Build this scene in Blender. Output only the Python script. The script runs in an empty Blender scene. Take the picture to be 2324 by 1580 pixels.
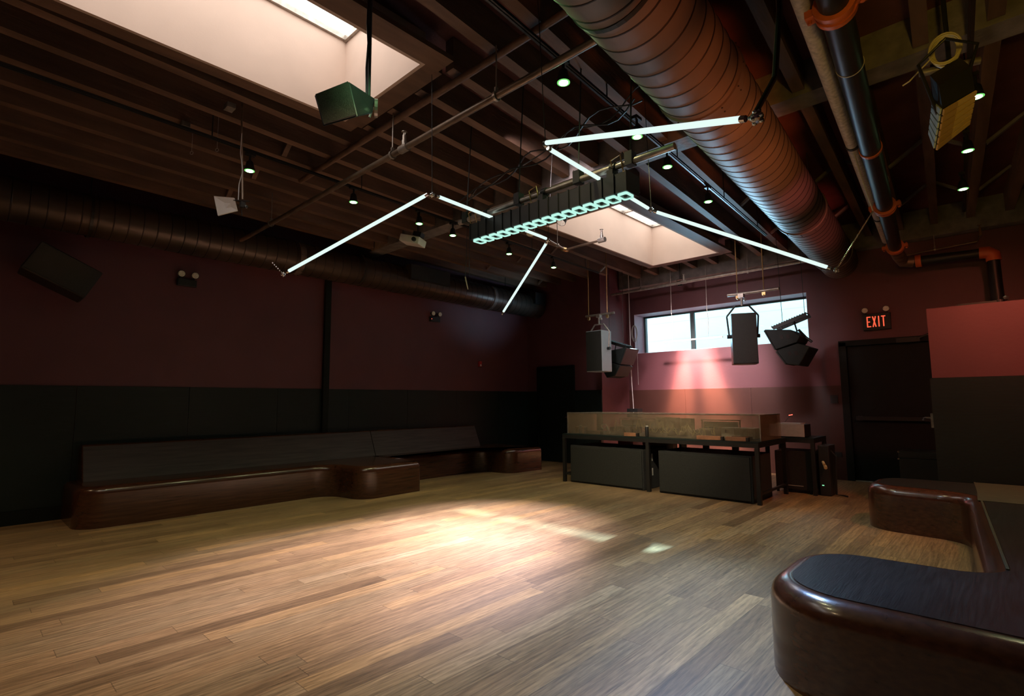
import bpy, bmesh, math, random
from mathutils import Vector, Matrix
random.seed(7)
S = bpy.context.scene
C = S.collection
PI = math.pi

# ------------------------------------------------------------------ materials
def nt(name):
    m = bpy.data.materials.new(name); m.use_nodes = True
    t = m.node_tree; t.nodes.clear()
    o = t.nodes.new('ShaderNodeOutputMaterial')
    return m, t, o
def mat(name, col, rough=.5, metal=0, var=.15, scale=8, bump=0, bscale=60, coat=0, stretch=(1, 1, 1), spec=.5):
    m, t, o = nt(name); N, L = t.nodes, t.links
    p = N.new('ShaderNodeBsdfPrincipled'); L.new(p.outputs[0], o.inputs[0])
    tc = N.new('ShaderNodeTexCoord'); mp = N.new('ShaderNodeMapping'); mp.inputs['Scale'].default_value = stretch
    L.new(tc.outputs['Object'], mp.inputs[0])
    n = N.new('ShaderNodeTexNoise'); n.inputs['Scale'].default_value = scale; n.inputs['Detail'].default_value = 6
    L.new(mp.outputs[0], n.inputs['Vector'])
    r = N.new('ShaderNodeValToRGB')
    r.color_ramp.elements[0].position = .3; r.color_ramp.elements[1].position = .7
    r.color_ramp.elements[0].color = [c * (1 - var) for c in col] + [1]
    r.color_ramp.elements[1].color = [min(1, c * (1 + var)) for c in col] + [1]
    L.new(n.outputs['Fac'], r.inputs[0]); L.new(r.outputs[0], p.inputs['Base Color'])
    p.inputs['Roughness'].default_value = rough; p.inputs['Metallic'].default_value = metal
    p.inputs['Coat Weight'].default_value = coat; p.inputs['Coat Roughness'].default_value = .12
    p.inputs['Specular IOR Level'].default_value = spec
    if bump:
        n2 = N.new('ShaderNodeTexNoise'); n2.inputs['Scale'].default_value = bscale; n2.inputs['Detail'].default_value = 4
        L.new(mp.outputs[0], n2.inputs['Vector'])
        b = N.new('ShaderNodeBump'); b.inputs['Strength'].default_value = bump; b.inputs['Distance'].default_value = .01
        L.new(n2.outputs['Fac'], b.inputs['Height']); L.new(b.outputs[0], p.inputs['Normal'])
    return m
def emis(name, col, st):
    m, t, o = nt(name); e = t.nodes.new('ShaderNodeEmission')
    e.inputs[0].default_value = list(col) + [1]; e.inputs[1].default_value = st
    t.links.new(e.outputs[0], o.inputs[0]); return m
def glass_mat(name, tint, rough=.02, haze=0.0, hazecol=(.8, .8, .8)):
    m, t, o = nt(name); N, L = t.nodes, t.links
    tr = N.new('ShaderNodeBsdfTransparent'); tr.inputs[0].default_value = list(tint) + [1]
    gl = N.new('ShaderNodeBsdfGlossy'); gl.inputs['Roughness'].default_value = rough
    fr = N.new('ShaderNodeFresnel'); fr.inputs[0].default_value = 1.45
    mx = N.new('ShaderNodeMixShader'); L.new(fr.outputs[0], mx.inputs[0]); L.new(tr.outputs[0], mx.inputs[1]); L.new(gl.outputs[0], mx.inputs[2])
    out = mx
    if haze:
        df = N.new('ShaderNodeBsdfDiffuse'); df.inputs[0].default_value = list(hazecol) + [1]
        n = N.new('ShaderNodeTexNoise'); n.inputs['Scale'].default_value = 14; n.inputs['Detail'].default_value = 8
        tc = N.new('ShaderNodeTexCoord'); L.new(tc.outputs['Object'], n.inputs['Vector'])
        mm = N.new('ShaderNodeMath'); mm.operation = 'MULTIPLY'; mm.inputs[1].default_value = haze * 2; L.new(n.outputs['Fac'], mm.inputs[0])
        m2 = N.new('ShaderNodeMixShader'); L.new(mm.outputs[0], m2.inputs[0]); L.new(mx.outputs[0], m2.inputs[1]); L.new(df.outputs[0], m2.inputs[2]); out = m2
    L.new(out.outputs[0], o.inputs[0]); return m
def wood_floor():
    m, t, o = nt('oak_planks'); N, L = t.nodes, t.links
    def M(op, a, b=None, c=None):
        n = N.new('ShaderNodeMath'); n.operation = op
        for i, v in enumerate((a, b, c)):
            if v is None: continue
            if isinstance(v, (int, float)): n.inputs[i].default_value = v
            else: L.new(v, n.inputs[i])
        return n.outputs[0]
    tc = N.new('ShaderNodeTexCoord'); sp = N.new('ShaderNodeSeparateXYZ'); L.new(tc.outputs['Object'], sp.inputs[0])
    x, y = sp.outputs[0], sp.outputs[1]
    W, LEN = .132, 1.75
    xs = M('DIVIDE', x, W); row = M('FLOOR', xs)
    w1 = N.new('ShaderNodeTexWhiteNoise'); w1.noise_dimensions = '1D'; L.new(row, w1.inputs['W'])
    ys = M('ADD', M('DIVIDE', y, LEN), M('MULTIPLY', w1.outputs['Value'], 7.3)); pid = M('FLOOR', ys)
    cb = N.new('ShaderNodeCombineXYZ'); L.new(row, cb.inputs[0]); L.new(pid, cb.inputs[1])
    w2 = N.new('ShaderNodeTexWhiteNoise'); w2.noise_dimensions = '2D'; L.new(cb.outputs[0], w2.inputs['Vector'])
    rnd = w2.outputs['Value']
    ramp = N.new('ShaderNodeValToRGB'); cr = ramp.color_ramp; cr.interpolation = 'LINEAR'
    cols = [(0, (.150, .092, .044)), (.18, (.220, .138, .068)), (.45, (.27, .170, .082)), (.7, (.235, .160, .082)), (.9, (.345, .210, .090)), (1, (.31, .215, .115))]
    cr.elements[0].position = 0; cr.elements[0].color = list(cols[0][1]) + [1]
    cr.elements[1].position = 1; cr.elements[1].color = list(cols[-1][1]) + [1]
    for p_, c_ in cols[1:-1]:
        e = cr.elements.new(p_); e.color = list(c_) + [1]
    L.new(rnd, ramp.inputs[0])
    # grain
    gv = N.new('ShaderNodeCombineXYZ')
    L.new(M('ADD', M('MULTIPLY', x, 1.0), M('MULTIPLY', rnd, 31.7)), gv.inputs[0]); L.new(M('ADD', M('MULTIPLY', y, .075), M('MULTIPLY', rnd, 9.1)), gv.inputs[1])
    g = N.new('ShaderNodeTexNoise'); g.inputs['Scale'].default_value = 34; g.inputs['Detail'].default_value = 8; g.inputs['Distortion'].default_value = 1.4
    L.new(gv.outputs[0], g.inputs['Vector'])
    g2 = N.new('ShaderNodeTexNoise'); g2.inputs['Scale'].default_value = 150; g2.inputs['Detail'].default_value = 3
    L.new(gv.outputs[0], g2.inputs['Vector'])
    big = N.new('ShaderNodeTexNoise'); big.inputs['Scale'].default_value = .9; big.inputs['Detail'].default_value = 5; L.new(tc.outputs['Object'], big.inputs['Vector'])
    wv = N.new('ShaderNodeTexWave'); wv.wave_type = 'RINGS'; wv.rings_direction = 'SPHERICAL'; wv.inputs['Scale'].default_value = 9; wv.inputs['Distortion'].default_value = 9; wv.inputs['Detail'].default_value = 3; wv.inputs['Detail Scale'].default_value = 1.6
    L.new(gv.outputs[0], wv.inputs['Vector'])
    gr = M('ADD', M('MULTIPLY', g.outputs['Fac'], 1.5), M('MULTIPLY', g2.outputs['Fac'], 1.0))
    gr = M('ADD', gr, M('MULTIPLY', M('SUBTRACT', wv.outputs['Fac'], .5), .28))
    gr = M('SUBTRACT', gr, .15)
    gr = M('ADD', gr, M('MULTIPLY', big.outputs['Fac'], .7))
    gr = M('SUBTRACT', gr, .42)
    fx = M('FRACT', xs); ex = M('MINIMUM', fx, M('SUBTRACT', 1.0, fx)); sx = M('GREATER_THAN', ex, .012)
    fy = M('FRACT', ys); ey = M('MINIMUM', fy, M('SUBTRACT', 1.0, fy)); sy = M('GREATER_THAN', ey, .0013)
    seam = M('MULTIPLY', sx, sy); sf = M('ADD', M('MULTIPLY', seam, .45), .55)
    k = M('MULTIPLY', gr, sf)
    vm = N.new('ShaderNodeVectorMath'); vm.operation = 'SCALE'; L.new(ramp.outputs[0], vm.inputs[0]); L.new(k, vm.inputs['Scale'])
    p = N.new('ShaderNodeBsdfPrincipled'); L.new(vm.outputs[0], p.inputs['Base Color'])
    L.new(M('ADD', M('MULTIPLY', big.outputs['Fac'], .22), .30), p.inputs['Roughness'])
    b = N.new('ShaderNodeBump'); b.inputs['Strength'].default_value = .25; b.inputs['Distance'].default_value = .004
    L.new(M('ADD', g.outputs['Fac'], M('MULTIPLY', seam, 1.2)), b.inputs['Height']); L.new(b.outputs[0], p.inputs['Normal'])
    L.new(p.outputs[0], o.inputs[0]); return m
def perf_board(name, col):
    m, t, o = nt(name); N, L = t.nodes, t.links
    p = N.new('ShaderNodeBsdfPrincipled'); L.new(p.outputs[0], o.inputs[0])
    p.inputs['Roughness'].default_value = .5; p.inputs['Specular IOR Level'].default_value = .35
    tc = N.new('ShaderNodeTexCoord')
    wv = N.new('ShaderNodeTexWave'); wv.bands_direction = 'Z'; wv.inputs['Scale'].default_value = 22; L.new(tc.outputs['Object'], wv.inputs['Vector'])
    n = N.new('ShaderNodeTexNoise'); n.inputs['Scale'].default_value = 1.2; L.new(tc.outputs['Object'], n.inputs['Vector'])
    r = N.new('ShaderNodeValToRGB'); r.color_ramp.elements[0].color = [c * .7 for c in col] + [1]; r.color_ramp.elements[1].color = [c * 1.3 for c in col] + [1]
    L.new(n.outputs['Fac'], r.inputs[0]); L.new(r.outputs[0], p.inputs['Base Color'])
    b = N.new('ShaderNodeBump'); b.inputs['Strength'].default_value = .2; b.inputs['Distance'].default_value = .004
    L.new(wv.outputs['Fac'], b.inputs['Height']); L.new(b.outputs[0], p.inputs['Normal']); return m
def siding(name, col):
    m, t, o = nt(name); N, L = t.nodes, t.links
    p = N.new('ShaderNodeBsdfPrincipled'); L.new(p.outputs[0], o.inputs[0]); p.inputs['Roughness'].default_value = .8
    tc = N.new('ShaderNodeTexCoord'); wv = N.new('ShaderNodeTexWave'); wv.bands_direction = 'Z'; wv.wave_profile = 'SAW'; wv.inputs['Scale'].default_value = .62
    L.new(tc.outputs['Object'], wv.inputs['Vector'])
    r = N.new('ShaderNodeValToRGB'); r.color_ramp.elements[0].color = [c * .78 for c in col] + [1]; r.color_ramp.elements[1].position = .07; r.color_ramp.elements[1].color = list(col) + [1]
    L.new(wv.outputs['Fac'], r.inputs[0]); L.new(r.outputs[0], p.inputs['Base Color']); return m

Mx = dict(
    floor=wood_floor(),
    maroon=mat('maroon_paint', (.125, .042, .050), .55, var=.08, scale=2, bump=.1, bscale=30),
    board=perf_board('black_board', (.009, .0165, .015)),
    board_back=mat('dark_brown_board', (.062, .024, .018), .38, var=.15, scale=1.5),
    black_door=mat('black_door_paint', (.009, .012, .010), .6, spec=.2),
    deck=mat('maroon_deck', (.13, .042, .036), .7, var=.2, scale=3, bump=.2),
    joist=mat('brown_painted_joist', (.135, .075, .045), .7, var=.3, scale=9, bump=.3, bscale=40, stretch=(1, .15, 1)),
    girder=mat('grey_painted_girder', (.17, .15, .135), .65, var=.3, scale=8, bump=.4, bscale=25),
    well=mat('cream_plaster', (.60, .46, .38), .8, var=.04, scale=3, bump=.05),
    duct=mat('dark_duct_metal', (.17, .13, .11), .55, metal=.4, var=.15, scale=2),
    duct_shaded=mat('shaded_duct_metal', (.075, .052, .040), .36, metal=.5, var=.15, scale=2),  # darker copy of the duct metal; dimness along the left wall painted in
    ductseam=mat('duct_seam_metal', (.03, .022, .02), .5, metal=.5),
    blacksteel=mat('black_steel', (.022, .022, .020), .42, metal=.3),
    blackpl=mat('black_plastic', (.018, .018, .018), .45),
    grille=mat('black_speaker_grille', (.021, .023, .019), .6, var=.4, scale=160, bump=.3, bscale=200),
    grille_lit=mat('lit_speaker_grille', (.085, .075, .062), .6, var=.4, scale=160, bump=.3, bscale=200),  # brighter copy of the grille; light on the wedge speaker is in its colour
    carpet=mat('black_carpet_cover', (.022, .022, .019), .85, var=.4, scale=80, bump=.4, bscale=150),
    chrome=mat('chrome', (.7, .7, .7), .15, metal=1, var=.02),
    steel=mat('galvanised_steel', (.38, .34, .30), .38, metal=.7, var=.25, scale=18),
    rust=mat('weathered_steel_pipe', (.17, .12, .085), .42, metal=.5, var=.4, scale=20, stretch=(.3, 1, 1)),
    whitepipe=mat('speckled_white_pipe', (.50, .44, .38), .45, var=.3, scale=30),
    orange=mat('orange_paint', (.55, .12, .03), .45, var=.2),
    brass=mat('brass', (.55, .36, .16), .3, metal=.9),
    backwood=mat('matte_dark_wood', (.060, .045, .040), .55, var=.25, scale=5, stretch=(3, .35, 6), spec=.3),
    bench=mat('dark_mahogany_lacquer', (.060, .020, .009), .25, var=.35, scale=7, coat=.4, stretch=(3, .35, 6)),
    seat=mat('black_woodgrain_top', (.020, .018, .016), .30, var=.5, scale=16, bump=.18, bscale=40, stretch=(4, .3, 1)),
    oakpanel=mat('greenlit_wood_panel', (.060, .056, .034), .45, var=.4, scale=7, stretch=(1, 5, 1)),  # greenish light on the bench top is put into this wood colour
    cream=mat('cream_board', (.55, .45, .36), .6, var=.1),
    whitepl=mat('white_plastic', (.70, .66, .62), .5, var=.05),
    lampglass=mat('lamp_lens', (.92, .86, .66), .2, var=.35, scale=90),
    silver=mat('brushed_aluminium', (.50, .48, .43), .45, metal=.2, var=.08, scale=20),
    blockwood=mat('brown_block_wood', (.33, .15, .075), .5, var=.3, scale=12),
    tanbox=mat('tan_cardboard', (.55, .40, .26), .7),
    coil=mat('grey_cable', (.45, .42, .40), .5),
    coily=mat('pale_cable', (.55, .48, .25), .5),
    redpl=mat('red_plastic', (.5, .03, .03), .4),
    yellowslat=mat('tan_slat', (.62, .42, .16), .5, var=.08),
    yellowslat2=mat('tan_slat_dull', (.44, .27, .10), .5, var=.08),
    steelslat=mat('grey_slat', (.34, .40, .36), .5, var=.15),
    windowglass=glass_mat('window_glass', (.70, .95, .98)),
    reveal=mat('daylit_reveal_paint', (.46, .33, .40), .6, var=.05),  # lavender daylight is put into this colour, lighter than the wall
    plexi=glass_mat('hazy_plexiglass', (.86, .84, .78), .08, .15, (.70, .55, .36)),  # tan haze of light over the gear is mixed into the panes
    siding=siding('white_siding', (.85, .86, .86)),
    frame=mat('dark_window_frame', (.035, .06, .062), .5),
    tubeglow=emis('led_tube_glow', (.80, 1.0, .93), 1.0),
    ringglow=emis('cell_rim_glow', (.55, 1.0, .86), .95),
    cell=mat('lamp_cell', (.05, .11, .085), .35, metal=.3),
    spotglow=emis('spot_lens_glow', (.62, 1.0, .45), 40),
    halogreen=emis('green_halo_glow', (.25, 1.0, .22), .8),  # stands in for the green halo round the track lamps
    skypane=emis('diffusing_skylight_pane', (1.0, .95, .90), 3.9),
    exitred=emis('exit_letter_glow', (1.0, .13, .06), .95),
    ledred=emis('red_indicator', (1, .15, .1), 2),
    ledgreen=emis('green_indicator', (.3, 1, .5), 1.2),
)

# ------------------------------------------------------------------ geometry helpers
def V(*a): return Vector(a)
def add_box(bm, c, s, R=None):
    M = Matrix.Translation(Vector(c)) @ (R.to_4x4() if R is not None else Matrix.Identity(4)) @ Matrix.Diagonal((s[0], s[1], s[2], 1))
    return bmesh.ops.create_cube(bm, size=1, matrix=M)['verts']
def bx(bm, x0, x1, y0, y1, z0, z1): return add_box(bm, ((x0 + x1) / 2, (y0 + y1) / 2, (z0 + z1) / 2), (abs(x1 - x0), abs(y1 - y0), abs(z1 - z0)))
def frame_of(d):
    d = Vector(d).normalized(); a = Vector((0, 0, 1)) if abs(d.z) < .9 else Vector((1, 0, 0))
    u = d.cross(a).normalized(); v = d.cross(u).normalized(); return u, v, d
def tube(bm, pts, r, n=12, cap=True):
    pts = [Vector(p) for p in pts]; rings = []
    u = None
    for i, p in enumerate(pts):
        d = (pts[min(i + 1, len(pts) - 1)] - pts[max(i - 1, 0)]).normalized()
        if u is None: u, v, _ = frame_of(d)
        else:
            u = (u - d * u.dot(d)).normalized()
        v = d.cross(u)
        rr = r[i] if isinstance(r, (list, tuple)) else r
        rings.append([bm.verts.new(p + (u * math.cos(2 * PI * k / n) + v * math.sin(2 * PI * k / n)) * rr) for k in range(n)])
    for a, b in zip(rings, rings[1:]):
        for k in range(n): bm.faces.new((a[k], a[(k + 1) % n], b[(k + 1) % n], b[k]))
    if cap:
        bm.faces.new(rings[0][::-1]); bm.faces.new(rings[-1])
def ring(bm, c, d, r0, r1, n=20, w=.01):
    """flat band around axis d: hollow cylinder between radii r0<r1 with width w"""
    u, v, d = frame_of(d); c = Vector(c); R = []
    for (rr, s) in ((r0, -1), (r1, -1), (r1, 1), (r0, 1)):
        R.append([bm.verts.new(c + d * (s * w / 2) + (u * math.cos(2 * PI * k / n) + v * math.sin(2 * PI * k / n)) * rr) for k in range(n)])
    for i in range(4):
        a, b = R[i], R[(i + 1) % 4]
        for k in range(n): bm.faces.new((a[k], a[(k + 1) % n], b[(k + 1) % n], b[k]))
def ball(bm, c, r, sub=2): bmesh.ops.create_icosphere(bm, subdivisions=sub, radius=r, matrix=Matrix.Translation(Vector(c)))
def hexa(bm, P):
    """8 corners: front quad TL,TR,BR,BL then back quad TL,TR,BR,BL"""
    v = [bm.verts.new(Vector(p)) for p in P]
    for f in ((0, 1, 2, 3), (7, 6, 5, 4), (0, 4, 5, 1), (1, 5, 6, 2), (2, 6, 7, 3), (3, 7, 4, 0)): bm.faces.new([v[i] for i in f])
def prism(bm, poly, z0, z1):
    a = [bm.verts.new((x, y, z0)) for x, y in poly]; b = [bm.verts.new((x, y, z1)) for x, y in poly]
    n = len(poly)
    for i in range(n): bm.faces.new((a[i], a[(i + 1) % n], b[(i + 1) % n], b[i]))
    bm.faces.new(a[::-1]); f = bm.faces.new(b); return b, f
def bevel_all(bm, w, seg=2):
    bmesh.ops.bevel(bm, geom=bm.edges[:] , offset=w, segments=seg, profile=.5, affect='EDGES', clamp_overlap=True)
def obj(name, bm, m, parent=None, smooth=False, origin=None):
    if origin is None:
        xs = [v.co for v in bm.verts]
        origin = Vector(((min(v.x for v in xs) + max(v.x for v in xs)) / 2, (min(v.y for v in xs) + max(v.y for v in xs)) / 2, min(v.z for v in xs)))
    origin = Vector(origin)
    bmesh.ops.recalc_face_normals(bm, faces=bm.faces)
    # keep object texture space continuous: geometry is stored relative to the origin
    for v in bm.verts: v.co -= origin
    me = bpy.data.meshes.new(name); bm.to_mesh(me); bm.free()
    me.materials.append(Mx[m] if isinstance(m, str) else m)
    if smooth:
        for p in me.polygons: p.use_smooth = True
        try: me.set_sharp_from_angle(angle=math.radians(38))
        except Exception: pass
    o = bpy.data.objects.new(name, me); C.objects.link(o)
    if parent is not None:
        o.parent = parent
        w = Vector((0, 0, 0)); q = parent
        while q is not None: w += q.location; q = q.parent
        o.location = origin - w
    else: o.location = origin
    return o
def thing(name, label, cat, loc, group=None):
    o = bpy.data.objects.new(name, None); C.objects.link(o); o.location = loc; o.empty_display_size = .1
    o['label'] = label; o['category'] = cat
    if group: o['group'] = group
    return o
def tag(o, label, cat, group=None):
    o['label'] = label; o['category'] = cat
    if group: o['group'] = group
    return o
def struct(name, bm, m, parent=None, smooth=False):
    o = obj(name, bm, m, parent, smooth, origin=(0, 0, 0) if parent is None else None)
    if parent is None: o['kind'] = 'structure'
    return o
def B(): return bmesh.new()
def boxobj(name, m, parent, *a, bev=0, seg=2):
    bm = B(); bx(bm, *a)
    if bev: bevel_all(bm, bev, seg)
    return obj(name, bm, m, parent)
def copy_tree(o, parent=None):
    c = o.copy(); C.objects.link(c); c.parent = parent
    for ch in list(o.children): copy_tree(ch, c)
    return c
def fillet(pts):
    """pts: (x,y,r) -> rounded outline"""
    out = []; n = len(pts)
    for i in range(n):
        p = Vector(pts[i][:2]); a = Vector(pts[i - 1][:2]); b = Vector(pts[(i + 1) % n][:2]); r = pts[i][2]
        if r <= 0: out.append(tuple(p)); continue
        d1 = (a - p).normalized(); d2 = (b - p).normalized(); ang = d1.angle(d2)
        t = r / math.tan(ang / 2); q1 = p + d1 * t; q2 = p + d2 * t
        c = p + (d1 + d2).normalized() * (r / math.sin(ang / 2))
        a1 = math.atan2(q1.y - c.y, q1.x - c.x); a2 = math.atan2(q2.y - c.y, q2.x - c.x)
        da = (a2 - a1 + PI) % (2 * PI) - PI
        k = max(4, int(abs(da) / math.radians(9)))
        for j in range(k + 1): out.append((c.x + r * math.cos(a1 + da * j / k), c.y + r * math.sin(a1 + da * j / k)))
    return out
def inset(poly, d):
    n = len(poly); out = []
    area = sum(poly[i][0] * poly[(i + 1) % n][1] - poly[(i + 1) % n][0] * poly[i][1] for i in range(n))
    s = 1 if area > 0 else -1
    for i in range(n):
        p = Vector(poly[i]); a = Vector(poly[i - 1]); b = Vector(poly[(i + 1) % n])
        e1 = (p - a).normalized(); e2 = (b - p).normalized()
        n1 = Vector((-e1.y, e1.x)) * s; n2 = Vector((-e2.y, e2.x)) * s
        m_ = (n1 + n2); m_ = m_.normalized() if m_.length > 1e-6 else n1
        k = d / max(.45, m_.dot(n1)); out.append(tuple(p + m_ * k))
    return out
def lofted(bm, poly, z0, z1, r, seg=7):
    """vertical-sided block with a rolled top edge of radius r"""
    rings = []
    prof = [(0, z0), (0, z0 + .02)] + [(r * (1 - math.cos(a)), z1 - r + r * math.sin(a)) for a in [PI / 2 * k / seg for k in range(seg + 1)]]
    for d, z in prof:
        q = inset(poly, d) if d > 0 else poly
        rings.append([bm.verts.new((x, y, z)) for x, y in q])
    n = len(poly)
    for a, b in zip(rings, rings[1:]):
        for i in range(n): bm.faces.new((a[i], a[(i + 1) % n], b[(i + 1) % n], b[i]))
    bm.faces.new(rings[0][::-1]); bm.faces.new(rings[-1])

# ------------------------------------------------------------------ the room shell
XL, XR, YF, YB, ZD = -8.32, 3.2, -2.6, 10.5, 4.27
WZ = 1.58                      # top of the dark lower boards
bm = B(); bx(bm, XL - .2, XR + .2, YF - .2, YB + .6, -.12, 0); struct('floor', bm, 'floor')
# left wall: paint above, black board below
bm = B(); bx(bm, XL - .2, XL, YF - .2, YB + .6, 0, ZD + .2); wl = struct('wall_left', bm, 'maroon')
bm = B()
yy = YF
for k in range(10):
    bx(bm, XL, XL + .018, yy + .003, yy + 1.217, .16, WZ); yy += 1.22
bx(bm, XL, XL + .018, yy, 9.38, .16, WZ)
obj('wainscot_board', bm, 'board', wl)
bm = B(); bx(bm, XL, XL + .03, YF, 9.38, 0, .158); o = struct('baseboard_left', bm, 'black_door')
# back-left wall with the black door
bm = B(); bx(bm, XL, -6.23, 9.4, YB + .6, 0, ZD + .2); wb = struct('wall_back_left', bm, 'maroon')
bm = B(); bx(bm, XL + .02, -7.99, 9.375, 9.4, 0, WZ); bx(bm, -6.93, -6.23, 9.375, 9.4, 0, WZ); obj('wainscot_board', bm, 'board', wb)
d1 = boxobj('door_1', 'black_door', None, -7.95, -6.97, 9.36, 9.398, 0.005, 2.1, bev=.004); d1['kind'] = 'structure'
bm = B(); bx(bm, -7.99, -7.952, 9.34, 9.398, 0, 2.14); bx(bm, -6.968, -6.93, 9.34, 9.398, 0, 2.14); bx(bm, -7.99, -6.93, 9.34, 9.398, 2.102, 2.14)
obj('door_frame', bm, 'black_door', d1)
bm = B(); tube(bm, [(-7.03, 9.36, 1.0), (-7.03, 9.30, 1.0), (-7.15, 9.30, 1.0)], .011); obj('door_handle', bm, 'chrome', d1)
# back wall around the window
WX0, WX1, WZ0, WZ1 = -6.06, -2.54, 2.395, 3.28
bm = B()
bx(bm, -6.23, WX0, YB, YB + .6, 0, ZD + .2); bx(bm, WX1, -2.28, YB, YB + .6, 0, ZD + .2)
bx(bm, WX0, WX1, YB, YB + .6, 0, WZ0); bx(bm, WX0, WX1, YB, YB + .6, WZ1, ZD + .2)
wk = struct('wall_back', bm, 'maroon')
bm = B()
xx = -6.23
for k in range(3):
    bx(bm, xx + .002, min(xx + 1.318, -2.3), YB - .018, YB, 0, WZ); xx += 1.32
obj('wainscot_board', bm, 'board_back', wk)
# right part of the back wall stands 15 cm forward
YR = 10.36
bm = B(); bx(bm, -2.28, -2.0, YR, YB + .6, 0, ZD + .2); bx(bm, -.78, XR, YR, YB + .6, 0, ZD + .2); bx(bm, -2.0, -.78, YR, YB + .6, 2.29, ZD + .2); bx(bm, -2.0, -.78, YR + .12, YB + .6, 0, 2.29)
wr = struct('wall_back_right', bm, 'maroon')
bm = B(); bx(bm, -2.29, -2.06, YR - .018, YR, 0, WZ); bx(bm, -.72, XR, YR - .018, YR, 0, WZ); obj('wainscot_board', bm, 'board_back', wr)
d2 = boxobj('door_2', 'black_door', None, -1.95, -.83, YR + .03, YR + .075, .012, 2.235, bev=.004); d2['kind'] = 'structure'
bm = B(); bx(bm, -2.06, -1.955, YR - .03, YR + .09, 0, 2.30); bx(bm, -.825, -.72, YR - .03, YR + .09, 0, 2.30); bx(bm, -2.06, -.72, YR - .03, YR + .09, 2.24, 2.33)
obj('door_frame', bm, 'black_door', d2)
bm = B(); bx(bm, -1.88, -.9, YR - .035, YR - .0, 1.0, 1.06); bx(bm, -1.86, -1.8, YR, YR + .03, .99, 1.07); bx(bm, -.98, -.92, YR, YR + .03, .99, 1.07)
obj('push_bar', bm, 'blacksteel', d2)
bm = B(); bx(bm, -1.95, -.83, YR - .02, YR + .03, 0, .012); obj('threshold', bm, 'silver', d2)
# unseen walls that close the room
bm = B(); bx(bm, XR, XR + .2, YF - .2, YB + .6, 0, ZD + .2); w = struct('wall_right', bm, 'maroon')
bm = B(); bx(bm, XR - .018, XR, YF, YR, .0, WZ); obj('wainscot_board', bm, 'board', w)
bm = B(); bx(bm, XL, XR, YF - .2, YF, 0, ZD + .2); w = struct('wall_front', bm, 'maroon')
# half-height partition wall on the right
bm = B(); bx(bm, -.62, XR, 7.6, 7.75, 0, 2.37); wp = struct('wall_right_partition', bm, 'maroon')
bm = B(); bx(bm, -.64, XR, 7.582, 7.6, 0, WZ); bx(bm, -.64, -.62, 7.6, 7.75, 0, WZ); obj('wainscot_board', bm, 'board', wp)
# ceiling deck with two skylight wells
SK = [(-4.36, -3.19, -1.0, 2.36), (-4.93, -3.66, 6.05, 9.33)]
def sk_skew(y): return 0
SKR = SK
SK = [(a - .03, b + .03, c - .03, d + .03) for a, b, c, d in SKR]
bm = B()
ys = [YF - .2, SK[0][2], SK[0][3], SK[1][2], SK[1][3], YB + .6]
bx(bm, XL - .2, XR + .2, ys[0], ys[1], ZD, ZD + .15)
bx(bm, XL - .2, SK[0][0], ys[1], ys[2], ZD, ZD + .15); bx(bm, SK[0][1], XR + .2, ys[1], ys[2], ZD, ZD + .15)
bx(bm, XL - .2, XR + .2, ys[2], ys[3], ZD, ZD + .15)
bx(bm, XL - .2, SK[1][0], ys[3], ys[4], ZD, ZD + .15); bx(bm, SK[1][1], XR + .2, ys[3], ys[4], ZD, ZD + .15)
bx(bm, XL - .2, XR + .2, ys[4], ys[5], ZD, ZD + .15)
ceil = struct('ceiling', bm, 'deck')
SK = SKR
ZG = 4.79
for i, (x0, x1, y0, y1) in enumerate(SK):
    t = .03
    bm = B()
    bx(bm, x0 - t, x0, y0 - t, y1 + t, 4.0, ZG); bx(bm, x1, x1 + t, y0 - t, y1 + t, 4.0, ZG)
    bx(bm, x0, x1, y0 - t, y0, 4.0, ZG); bx(bm, x0, x1, y1, y1 + t, 4.0, ZG)
    w = struct('window_%d' % (i + 2), bm, 'well')
    pane = B(); bx(pane, x0 - t, x1 + t, y0 - t, y1 + t, ZG + .03, ZG + .045); obj('skylight_pane', pane, 'skypane', w)
    fr = B()
    n = 3 if i == 0 else 3
    for k in range(n + 1):
        q = y0 + (y1 - y0) * k / n
        add_box(fr, ((x0 + x1) / 2, q, ZG), (x1 - x0 + .04, .05 if 0 < k < n else .06, .05))
    bx(fr, x0 - .02, x0 + .03, y0, y1, ZG - .02, ZG + .03); bx(fr, x1 - .03, x1 + .02, y0, y1, ZG - .02, ZG + .03)
    if i == 1: add_box(fr, ((x0 + x1) / 2 - .1, y1 - 1.9, ZG), (.03, 3.0, .04))
    obj('window_frame', fr, 'steel', w)
    # boxed framing flush with the joists round the opening
    hd = B()
    bx(hd, x0 - .16, x0 - t, y0 - .16, y1 + .16, 4.0, 4.04); bx(hd, x1 + t, x1 + .22, y0 - .16, y1 + .16, 4.0, 4.04)
    bx(hd, x0 - t, x1 + t, y0 - .16, y0 - t, 4.0, 4.04); bx(hd, x0 - t, x1 + t, y1 + t, y1 + .2, 4.0, 4.04)
    obj('opening_trim', hd, 'joist', w)
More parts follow.
